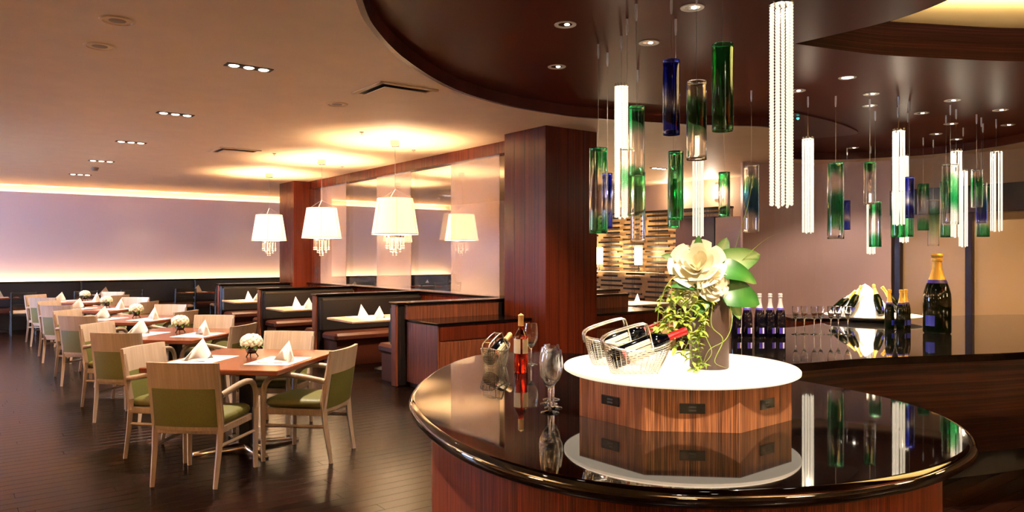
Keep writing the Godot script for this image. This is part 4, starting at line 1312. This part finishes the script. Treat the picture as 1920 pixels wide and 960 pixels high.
func bar_things() -> void:
	var on := ["leftmost", "second from the left", "middle", "second from the right", "rightmost"]
	var first: Node3D
	for k in 5:
		var at := pl([1.647, 1.729, 1.82, 1.898, 1.973][k], 5.49, BAR)
		var lb := "dark blue bottle with silver neck on the bar, %s of five" % on[k]
		if first == null:
			first = champagne("champagne_bottle", lb, at, 0.325, 0.0375, M.navy_bottle, M.silver_foil, M.violet_label, "five silver necked bottles on the bar", M.violet_label)
			part(first, "label_edge", add_band(0.325, 0.0382, 0.033, 0.075, 0.62, 0.95), M.cream_label)
		else:
			copy(first, lb, at, rng.randf_range(-0.5, 0.3))
	var fl := lathe(flute_profile(), 20)
	var fn := ["leftmost", "second from the left", "third from the left", "middle", "third from the right", "second from the right", "rightmost"]
	for k in 7:
		single("champagne_flute", fl, M.glass, xform(pl([2.171, 2.245, 2.314, 2.371, 2.441, 2.506, 2.571][k], 5.714 + 0.02 * (k % 2), BAR)), "empty champagne flute on the bar, %s of the row of seven" % fn[k], "glass", "seven champagne flutes")
	first = null
	for k in 3:
		var at := pl([3.114, 3.184, 3.254][k], [6.16, 6.11, 6.17][k], BAR)
		var lb := "green champagne bottle with gold neck on the bar, %s of the three" % ["left one", "middle one", "right one"][k]
		if first == null:
			first = champagne("champagne_bottle", lb, at, 0.325, 0.037, M.green_bottle, M.gold_foil, M.blue_label, "three gold necked bottles on the bar", M.violet_label)
		else:
			copy(first, lb, at, [0, 0.3, -0.2][k])
	champagne("champagne_bottle", "giant champagne bottle with gold neck and blue collar, tallest on the bar", pl(3.298, 5.793, BAR), 0.62, 0.098, M.green_bottle, M.gold_foil, M.blue_label, "", M.violet_label, 2.25, 3.0)
	# ice mound on a dish with bottles leaning in it
	var c := pl(3.38, 7.0, BAR)
	var dish := thing("serving_dish", "wide white oval dish under the ice mound on the bar", "dish", c)
	part(dish, "bowl", lathe([Vector2(0, 0.0), Vector2(0.20, 0.0), Vector2(0.34, 0.03), Vector2(0.42, 0.045), Vector2(0.42, 0.05), Vector2(0.33, 0.04), Vector2(0.19, 0.012), Vector2(0, 0.012)], 48), M.trim_white)
	var st := new_st()
	st.set_smooth_group(1)
	var nz := FastNoiseLite.new()
	nz.seed = 9
	nz.frequency = 9.0
	var hp := func(i: int, j: int) -> Vector3:
		var f := TAU * i / 40
		var t := float(j) / 14
		var rr := 0.27 * pow(1.0 - t, 0.75)
		var y := 0.03 + 0.31 * t
		var q := nz.get_noise_3d(cos(f) * rr, y, sin(f) * rr) * 0.03 * (1.0 - t)
		return Vector3(cos(f) * (rr + q) * 0.9, y, sin(f) * (rr + q))
	for j in 14:
		for i in 40:
			var p0: Vector3 = hp.call(i, j); var p1: Vector3 = hp.call(i, j + 1); var p2: Vector3 = hp.call(i + 1, j + 1); var p3: Vector3 = hp.call(i + 1, j)
			st.add_vertex(p0); st.add_vertex(p2); st.add_vertex(p1); st.add_vertex(p0); st.add_vertex(p3); st.add_vertex(p2)
	single("ice_mound", done(st), M.ice, xform(c + Vector3(-0.07, 0, 0)), "bright white mound of ice heaped on the dish", "ice")
	var lean := [[Vector3(-0.40, 0.075, 0.04), Vector3(0.85, 0.75, 0.0), "lowest at the left"], [Vector3(-0.30, 0.07, 0.15), Vector3(0.6, 1, -0.22), "second from the left"], [Vector3(-0.07, 0.07, 0.31), Vector3(-0.02, 1, -0.5), "in the middle facing the camera"], [Vector3(0.20, 0.07, 0.16), Vector3(-0.65, 1, -0.25), "at the right"]]
	for q in lean:
		var b := champagne("champagne_bottle", "green champagne bottle leaning on the ice mound, " + q[2], c + q[0], 0.3, 0.037, M.green_bottle, M.gold_foil, M.blue_label, "champagne bottles in the ice")
		var up: Vector3 = q[1].normalized()
		var x := up.cross(Vector3.BACK).normalized()
		b.basis = Basis(x, up, x.cross(up))

func basket(label: String, at: Vector3, turn: float, bottle_label: String, foil: Material) -> void:
	# woven silver wine cradle: long along +x, pouring lip at +x
	var o := thing("wine_basket", label, "basket", at, turn, "silver wire wine baskets")
	var ring := func(t: float) -> Array:
		# outline at height share t: longer and wider towards the rim, rim rising at both ends
		var out := []
		for i in 33:
			var f := TAU * i / 32
			var lx := lerpf(0.085, 0.115, t) * signf(cos(f)) * pow(absf(cos(f)), 0.6)
			var wz := lerpf(0.038, 0.055, t) * signf(sin(f)) * pow(absf(sin(f)), 0.7)
			if lx > 0:
				lx *= 1.0 + 0.22 * t
				wz *= 1.0 - 0.35 * t * pow(lx / 0.14, 2.0)
			out.append(Vector3(lx, 0.003 + 0.085 * t * (1.0 + 0.35 * t * pow(lx / 0.13, 2.0)), wz))
		return out
	var st := new_st()
	var levels := 15
	var rings := []
	for k in levels:
		rings.append(ring.call(float(k) / (levels - 1)))
	for k in levels - 1:
		add_tube(st, rings[k], 0.0013, 4)
	for i in 32:
		var colm := []
		for k in range(0, levels, 2):
			colm.append(rings[k][i])
		add_tube(st, colm, 0.0012, 4)
	for i in 9:
		var x := lerpf(-0.08, 0.08, i / 8.0)
		add_tube(st, [Vector3(x, 0.003, -0.034), Vector3(x, 0.003, 0.034)], 0.0013, 4)
	part(o, "woven_body", done(st), M.silver_wire)
	part(o, "rim", tube(rings[-1], 0.0034, 6), M.silver_wire)
	for s in [-1.0, 1.0]:
		part(o, "handle", tube(smooth([Vector3(-0.112, 0.085, s * 0.02), Vector3(-0.118, 0.12, s * 0.02), Vector3(-0.10, 0.14, s * 0.02), Vector3(-0.03, 0.165, s * 0.02), Vector3(0.03, 0.180, s * 0.02), Vector3(0.045, 0.172, s * 0.02), Vector3(0.055, 0.13, s * 0.03), Vector3(0.06, 0.092, s * 0.05)], 4), 0.0036, 6), M.silver_wire)
	part(o, "handle_bar", tube([Vector3(0.04, 0.177, -0.02), Vector3(0.04, 0.177, 0.02)], 0.003, 6), M.silver_wire)
	part(o, "handle_bar", tube([Vector3(-0.10, 0.14, -0.02), Vector3(-0.10, 0.14, 0.02)], 0.003, 6), M.silver_wire)
	var b := thing("wine_bottle", bottle_label, "bottle", Vector3.ZERO, 0.0, "red wine bottles in baskets")
	var tilt := deg_to_rad(21.0)
	var bas := Basis(Vector3.UP, turn) * Basis(Vector3.BACK, -PI / 2 + tilt)
	b.transform = Transform3D(bas, at + Basis(Vector3.UP, turn) * Vector3(-0.085, 0.048, 0))
	part(b, "body", lathe(bottle_profile(0.30, 0.036, "wine"), 24), M.dark_bottle)
	part(b, "foil", lathe([Vector2(0.0148, 0.225), Vector2(0.0145, 0.28), Vector2(0.0155, 0.285), Vector2(0.0155, 0.298), Vector2(0, 0.30)], 18), foil)
	part(b, "label", add_band(0.3, 0.0365, 0.06, 0.155, -2.4, 2.4), M.cream_label)
	part(b, "label_stripe", add_band(0.3, 0.0368, 0.045, 0.056, -2.4, 2.4), M.red_mark)

func island_things() -> void:
	basket("silver wire wine basket at the front left of the white disc", pl(0.445, 2.72, BAR + 0.173), 0.05, "red wine bottle with red foil lying in the front basket", M.red_foil)
	basket("silver wire wine basket behind the front one on the white disc", pl(0.40, 2.95, BAR + 0.173), 0.10, "red wine bottle with red foil lying in the rear basket", M.red_foil)
	basket("silver wire wine basket standing alone at the left of the rosé bottle", pl(-0.09, 4.05, BAR), 1.15, "wine bottle lying in the lone basket at the left", M.cream_cap)
	# rosé
	var o := thing("rose_wine_bottle", "rosé wine bottle with cream label standing on the island", "bottle", pl(0.046, 3.85, BAR))
	part(o, "glass_body", lathe(bottle_profile(0.30, 0.036, "wine"), 32), M.rose_wine)
	part(o, "cap", lathe([Vector2(0.0148, 0.24), Vector2(0.0145, 0.29), Vector2(0.0155, 0.295), Vector2(0, 0.305)], 18), M.cream_cap)
	part(o, "label", add_band(0.3, 0.0365, 0.10, 0.175, 0.2, 1.45), M.cream_label)
	part(o, "label", add_band(0.3, 0.0365, 0.10, 0.175, 1.75, 3.4), M.cream_label)
	o.rotation.y = 0.1
	single("wine_glass", lathe(wine_glass_profile(1.0), 28), M.glass, xform(pl(0.105, 4.12, BAR)), "large wine glass standing behind the rosé bottle", "glass", "wine glasses on the island")
	var wg := lathe(wine_glass_profile(1.0), 28)
	for k in 4:
		single("wine_glass", wg, M.glass, xform(pl([0.145, 0.151, 0.155, 0.160][k] + [0.0, 0.012, -0.006, 0.004][k], [2.86, 2.95, 3.03, 3.12][k], BAR)), "wine glass in the row left of the plinth, %s" % ["frontmost", "second from the front", "third from the front", "rearmost"][k], "glass", "wine glasses on the island")

# -------- flowers
func rose(parent: Node3D, c: Vector3, r: float, face: Vector3, sd: int) -> void:
	var r3 := RandomNumberGenerator.new()
	r3.seed = sd
	var up := face.normalized()
	var x := up.cross(Vector3.RIGHT if absf(up.x) < 0.8 else Vector3.FORWARD).normalized()
	var bas := Basis(x, up, x.cross(up))
	var st := new_st()
	# each layer a ring of cupped petals, opening outwards
	for layer in 5:
		var n: int = [3, 4, 5, 6, 7][layer]
		var rad: float = r * [0.25, 0.45, 0.66, 0.85, 1.0][layer]
		var open: float = [0.1, 0.3, 0.55, 0.85, 1.15][layer]
		for k in n:
			var f0 := TAU * k / n + layer * 0.7 + r3.randf() * 0.3
			var half := PI / n * 1.35
			var h: float = r * [1.0, 0.98, 0.92, 0.80, 0.62][layer] * r3.randf_range(0.92, 1.08)
			st.set_smooth_group(10 + layer * 8 + k)
			var pt := func(i: int, j: int) -> Vector3:
				var a := lerpf(-1, 1, i / 6.0)
				var t := j / 5.0
				var f := f0 + half * a * (0.55 + 0.45 * sin(PI * minf(t * 0.9 + 0.15, 1.0)))
				var rr: float = rad * (0.25 + 0.75 * sin(t * PI * 0.5)) + rad * open * 0.35 * pow(t, 3.0)
				var y: float = h * t * (1.0 - 0.14 * a * a) - h * 0.35 * open * 0.25 * pow(t, 4.0) - r * 0.2
				return c + bas * Vector3(cos(f) * rr, y, sin(f) * rr)
			for j in 5:
				for i in 6:
					quad(st, pt.call(i, j), pt.call(i + 1, j), pt.call(i + 1, j + 1), pt.call(i, j + 1), bas * Vector3(cos(f0), 0.1, sin(f0)))
	part(parent, "rose", done(st), M.petal)

func big_leaf(parent: Node3D, base: Vector3, dir: Vector3, up: Vector3, ln: float, w: float, pale: bool) -> void:
	var st := new_st()
	var dark := Color(0.02, 0.12, 0.015); var mid := Color(0.05, 0.2, 0.03)
	if pale:
		dark = Color(0.08, 0.24, 0.04); mid = Color(0.36, 0.48, 0.20)
	add_leaf(st, base, dir, up, ln, w, dark, mid, 0.25, true)
	part(parent, "leaf", done(st), M.leaf)

func vine(parent: Node3D, pts: Array, sd: int, leaf_size: float) -> void:
	var r3 := RandomNumberGenerator.new()
	r3.seed = sd
	var path := smooth(pts, 6)
	var st := new_st()
	st.set_color(Color(0.2, 0.34, 0.05))
	add_tube(st, path, 0.0016, 4)
	for i in range(2, path.size()):
		for q in 3:
			if r3.randf() < 0.7:
				var a := r3.randf() * TAU
				var d := Vector3(cos(a), r3.randf_range(-0.5, 0.5), sin(a) * 0.7)
				var tone := r3.randf()
				var e := Color(0.13, 0.28, 0.03).lerp(Color(0.45, 0.5, 0.06), tone)
				add_leaf(st, path[i], d, Vector3(0.1, 1, 0.3), leaf_size * r3.randf_range(0.7, 1.3), leaf_size * 0.3, e, e.lerp(Color(0.6, 0.62, 0.15), 0.35), 0.4)
	part(parent, "vine", done(st), M.leaf)

func blade(parent: Node3D, pts: Array, w: float) -> void:
	var st := new_st()
	st.set_color(Color(0.34, 0.46, 0.08))
	var path := smooth(pts, 8)
	var radii := []
	for i in path.size():
		radii.append(w * (1.0 - 0.85 * pow(float(i) / (path.size() - 1), 2.0)))
	add_tube(st, path, radii, 6, 0.3)
	part(parent, "grass_blade", done(st), M.leaf)

func flowers() -> void:
	var vx := 0.755; var vd := 2.86; var y0 := BAR + 0.173
	var v := thing("flower_vase", "tall brown cylinder vase on the white disc", "vase", pl(vx, vd, y0))
	part(v, "body", lathe([Vector2(0, 0), Vector2(0.070, 0), Vector2(0.0735, 0.004), Vector2(0.0735, 0.268), Vector2(0.0725, 0.27), Vector2(0.066, 0.27), Vector2(0.066, 0.02), Vector2(0, 0.02)], 40), M.vase_ceramic)
	var o := thing("flower_bouquet", "bouquet of white roses, broad leaves and trailing vines in the brown vase", "flowers", pl(vx, vd, y0 + 0.25))
	var k := 2.86 / 1400.0
	# offsets in metres from the vase mouth: x right, y up, z towards the camera
	rose(o, Vector3(-0.055, 0.135, 0.04), 0.078, Vector3(-0.25, 0.55, 0.8), 1)
	rose(o, Vector3(-0.015, 0.072, 0.09), 0.046, Vector3(0.2, 0.0, 1), 2)
	rose(o, Vector3(-0.10, 0.03, 0.07), 0.034, Vector3(-0.3, -0.2, 1), 3)
	rose(o, Vector3(0.0, 0.165, -0.03), 0.042, Vector3(0.15, 0.9, 0.3), 4)
	rose(o, Vector3(-0.075, 0.185, -0.04), 0.04, Vector3(-0.5, 0.9, 0.1), 5)
	big_leaf(o, Vector3(0.035, 0.045, 0.075), Vector3(0.85, -0.22, 0.1), Vector3(0.1, 0.35, 1), 0.145, 0.072, false)
	big_leaf(o, Vector3(0.025, 0.125, 0.07), Vector3(0.9, -0.2, 0.1), Vector3(0.0, 0.6, 0.8), 0.145, 0.058, false)
	big_leaf(o, Vector3(0.04, 0.13, 0.02), Vector3(0.85, 0.36, 0.0), Vector3(-0.2, 0.3, 1), 0.17, 0.07, true)
	big_leaf(o, Vector3(0.03, 0.15, -0.03), Vector3(0.4, 0.8, 0.1), Vector3(0.0, 0.2, 1), 0.11, 0.045, true)
	big_leaf(o, Vector3(0.045, 0.03, 0.07), Vector3(0.45, -0.7, 0.3), Vector3(0.2, 0.3, 1), 0.10, 0.04, true)
	big_leaf(o, Vector3(-0.05, 0.18, 0.0), Vector3(0.1, 0.9, 0.3), Vector3(0, 0.1, 1), 0.075, 0.03, false)
	big_leaf(o, Vector3(-0.09, 0.15, -0.02), Vector3(-0.8, 0.35, 0.1), Vector3(0, 0.5, 1), 0.09, 0.035, true)
	big_leaf(o, Vector3(-0.06, 0.06, 0.08), Vector3(-0.9, 0.12, 0.2), Vector3(0, 0.5, 1), 0.11, 0.022, false)
	big_leaf(o, Vector3(-0.03, 0.02, 0.08), Vector3(-0.5, -0.6, 0.4), Vector3(0, 0.4, 1), 0.10, 0.03, false)
	rose(o, Vector3(0.115, 0.03, 0.05), 0.022, Vector3(1, -0.2, 0.4), 6)
	# vines trailing on the left
	vine(o, [Vector3(-0.05, 0.05, 0.07), Vector3(-0.14, 0.02, 0.09), Vector3(-0.18, -0.06, 0.10), Vector3(-0.16, -0.12, 0.10)], 11, 0.030)
	vine(o, [Vector3(-0.04, 0.03, 0.08), Vector3(-0.11, -0.04, 0.10), Vector3(-0.10, -0.12, 0.11), Vector3(-0.13, -0.19, 0.10)], 12, 0.028)
	vine(o, [Vector3(-0.02, 0.02, 0.08), Vector3(-0.05, -0.06, 0.11), Vector3(-0.07, -0.15, 0.11), Vector3(-0.05, -0.23, 0.11)], 13, 0.027)
	vine(o, [Vector3(-0.03, 0.05, 0.08), Vector3(-0.15, 0.07, 0.06), Vector3(-0.20, 0.0, 0.06), Vector3(-0.21, -0.10, 0.06)], 14, 0.026)
	vine(o, [Vector3(0.0, 0.01, 0.085), Vector3(-0.09, -0.01, 0.11), Vector3(-0.15, -0.09, 0.12), Vector3(-0.19, -0.14, 0.11)], 15, 0.028)
	vine(o, [Vector3(-0.06, 0.04, 0.08), Vector3(-0.13, -0.02, 0.10), Vector3(-0.12, -0.10, 0.12), Vector3(-0.155, -0.16, 0.12)], 16, 0.028)
	vine(o, [Vector3(-0.05, 0.02, 0.09), Vector3(-0.08, -0.05, 0.12), Vector3(-0.13, -0.08, 0.12), Vector3(-0.17, -0.04, 0.11)], 17, 0.028)
	vine(o, [Vector3(-0.03, 0.0, 0.09), Vector3(-0.06, -0.10, 0.12), Vector3(-0.10, -0.17, 0.12), Vector3(-0.08, -0.25, 0.12)], 18, 0.027)
	vine(o, [Vector3(-0.08, 0.06, 0.07), Vector3(-0.16, 0.04, 0.09), Vector3(-0.17, -0.04, 0.10), Vector3(-0.20, -0.09, 0.09)], 19, 0.030)
	# looping ribbons of grass in front of the vase
	blade(o, [Vector3(0.045, 0.04, 0.08), Vector3(0.055, -0.06, 0.11), Vector3(0.03, -0.13, 0.115), Vector3(-0.03, -0.17, 0.11), Vector3(-0.055, -0.235, 0.11)], 0.0055)
	blade(o, [Vector3(-0.01, 0.0, 0.085), Vector3(-0.02, -0.08, 0.11), Vector3(0.02, -0.13, 0.115), Vector3(-0.01, -0.21, 0.115), Vector3(0.035, -0.235, 0.11)], 0.0055)
	blade(o, [Vector3(-0.02, 0.0, 0.085), Vector3(-0.045, -0.10, 0.105), Vector3(-0.02, -0.18, 0.11), Vector3(-0.07, -0.24, 0.11)], 0.0055)
	# long upright blades
	blade(o, [Vector3(0.07, 0.12, 0.0), Vector3(0.11, 0.24, 0.0), Vector3(0.15, 0.38, 0.0), Vector3(0.17, 0.50, 0.0)], 0.0035)
	blade(o, [Vector3(0.08, 0.12, 0.02), Vector3(0.15, 0.19, 0.02), Vector3(0.21, 0.24, 0.02), Vector3(0.27, 0.27, 0.02)], 0.0035)
	blade(o, [Vector3(-0.04, 0.05, 0.06), Vector3(-0.14, 0.10, 0.07), Vector3(-0.20, 0.02, 0.08), Vector3(-0.215, -0.12, 0.08)], 0.0035)

# -------- right-hand background
func right_side() -> void:
	# curved mauve wall behind the bar
	var arc := smooth2([Vector2(3.79, 12.26), Vector2(4.4, 12.52), Vector2(5.1, 12.55), Vector2(5.7, 12.32), Vector2(6.12, 12.05)], 6, false)
	var poly := arc.duplicate()
	for i in range(arc.size() - 1, -1, -1):
		poly.append(arc[i] + Vector2(0.02, 0.18))
	struct("wall_curved", prism(poly, 0.0, TOP), M.wall_mauve)
	# sliding screens with dark posts and a lintel along the right wall
	var o := thing("sliding_screen", "tan sliding screens in a dark frame along the right wall", "screen", Vector3.ZERO, TURN)
	var posts := [5.87, 4.82, 3.6, 2.4]
	for k in 4:
		part(o, "post", ubox(posts[k] - 0.05, posts[k] + 0.05, 12.12, 12.25, 0.0, 2.6, 0.004), M.dark_post)
		if k < 3:
			part(o, "panel", ubox(posts[k + 1] + 0.05, posts[k] - 0.05, 12.2, 12.24, 0.0, 2.2), M.tan_panel)
	part(o, "lintel", ubox(2.35, 5.98, 12.1, 12.26, 2.2, 2.6, 0.004), M.dark_post)
	# slatted screen seen between the column and the flowers
	var s := thing("slatted_screen", "cream lit screen with rows of short dark slats right of the column", "screen", Vector3.ZERO, TURN)
	part(s, "backing", ubox(8.3, 12.6, 11.12, 11.16, 0.0, 2.42), M.screen_cream)
	part(s, "top_rail", ubox(8.3, 12.6, 11.0, 11.18, 2.40, 2.44), M.black_wood)
	var r2 := RandomNumberGenerator.new()
	r2.seed = 77
	var uc := [8.75, 9.35, 9.98, 10.62, 11.28, 11.95]
	for c in 6:
		for w in 2:
			part(s, "wire", ubox(uc[c] - 0.03 + w * 0.06, uc[c] - 0.026 + w * 0.06, 11.03, 11.034, 0.0, 2.4), M.black_metal)
		for r in 20:
			var y := 0.42 + 0.1 * r + (0.05 if c % 2 == 1 else 0.0)
			var half := r2.randf_range(0.20, 0.32)
			var off := r2.randf_range(-0.06, 0.06)
			part(s, "slat", ubox(uc[c] + off - half, uc[c] + off + half, 11.02, 11.05, y, y + 0.036), M.black_wood)
	# panels to its right
	single("dark_cupboard", ubox(8.29, 9.16, 10.62, 11.0, 0.0, 2.24, 0.004), M.dark_post, room(), "tall dark cupboard behind the flowers, right of the slatted screen", "cupboard")
	single("tan_cupboard", ubox(7.7, 8.27, 10.62, 11.0, 0.0, 2.22, 0.004), M.tan_panel, room(), "tall tan cupboard between the dark one and the mauve wall", "cupboard")
	# two small lamps on a glass shelf in front of the slats
	single("glass_shelf", ubox(9.9, 11.9, 10.7, 11.0, 1.22, 1.235), M.cream_label, room(), "narrow pale shelf under the small lamps by the slatted screen", "shelf")
	for k in 2:
		var u: float = [11.42, 10.3][k]
		var lo := thing("table_lamp", "small glowing %s lamp before the slatted screen" % ["left", "right"][k], "lamp", rp(u, 10.85, 1.235), 0.0, "small lamps by the slatted screen")
		part(lo, "base", lathe([Vector2(0, 0), Vector2(0.06, 0), Vector2(0.06, 0.02), Vector2(0.012, 0.03), Vector2(0.012, 0.15), Vector2(0, 0.15)], 14), M.steel)
		part(lo, "lamp_shade", lathe([Vector2(0.0, 0.14), Vector2(0.08, 0.14), Vector2(0.08, 0.5), Vector2(0.0, 0.5)], 20), M.sconce_glow)
		omni(lo, rp(u, 10.6, 1.6), 0.28, WARM, 0.06)
	for k in 2:
		var u: float = [10.5, 9.5][k]
		var lo := thing("wall_sconce", "small white glowing wall light above the slatted screen, %s" % ["left one", "right one"][k], "wall light", rp(u, 12.28, 2.7), TURN, "wall lights above the slatted screen")
		part(lo, "lamp_glass", box(Vector3(-0.07, 0, -0.06), Vector3(-0.0, 0.28, 0.06), 0.01), M.sconce_glow)
		omni(lo, rp(u, 12.05, 2.84), 0.2, SPOTC, 0.05)
	# booth behind the second service cabinet
	var pt := thing("booth_partition", "low wood partition seen right of the big column", "partition", Vector3.ZERO, TURN)
	part(pt, "panel", ubox(8.6, 8.72, 6.5, 8.6, 0.0, 0.99), M.zebrano_cabinet)
	part(pt, "ledge", ubox(8.58, 8.74, 6.5, 8.62, 0.99, 1.02, 0.004), M.ledge_black)
	booth_table_set("booth table with a napkin seen between column and flowers", 9.3, 9.2, 10.2, false)
	napkin(rp(9.2, 9.65, 0.722), TURN + 0.8, "white folded napkin seen between the column and the flowers", "")
	single("placemat", cbox(Vector3(0.42, 0.002, 0.30)), M.paper, xform(rp(9.2, 9.6, 0.72), TURN), "white placemat seen between the column and the flowers", "placemat")

func indicator() -> void:
	var o := thing("indicator_light", "tiny teal indicator light on the oval ceiling beside the tallest crystal column", "indicator light", pl(3.35, 8.75, OVAL))
	part(o, "housing", lathe([Vector2(0.0, -0.03), Vector2(0.03, -0.028), Vector2(0.04, 0.0)], 14), M.dark_gap)
	part(o, "lamp", lathe([Vector2(0.0, -0.055), Vector2(0.016, -0.045), Vector2(0.016, -0.03)], 10), M.sign_glow_teal)

func _ready() -> void:
	rng.seed = 20
	camera_and_sky()
	make_materials()
	shell()
	columns_and_screen()
	right_side()
	service_cabinets()
	booths()
	banquette()
	island()
	back_bar()
	ceiling_things()
	downlights()
	indicator()
	dining_row()
	pendants()
	bar_things()
	island_things()
	flowers()
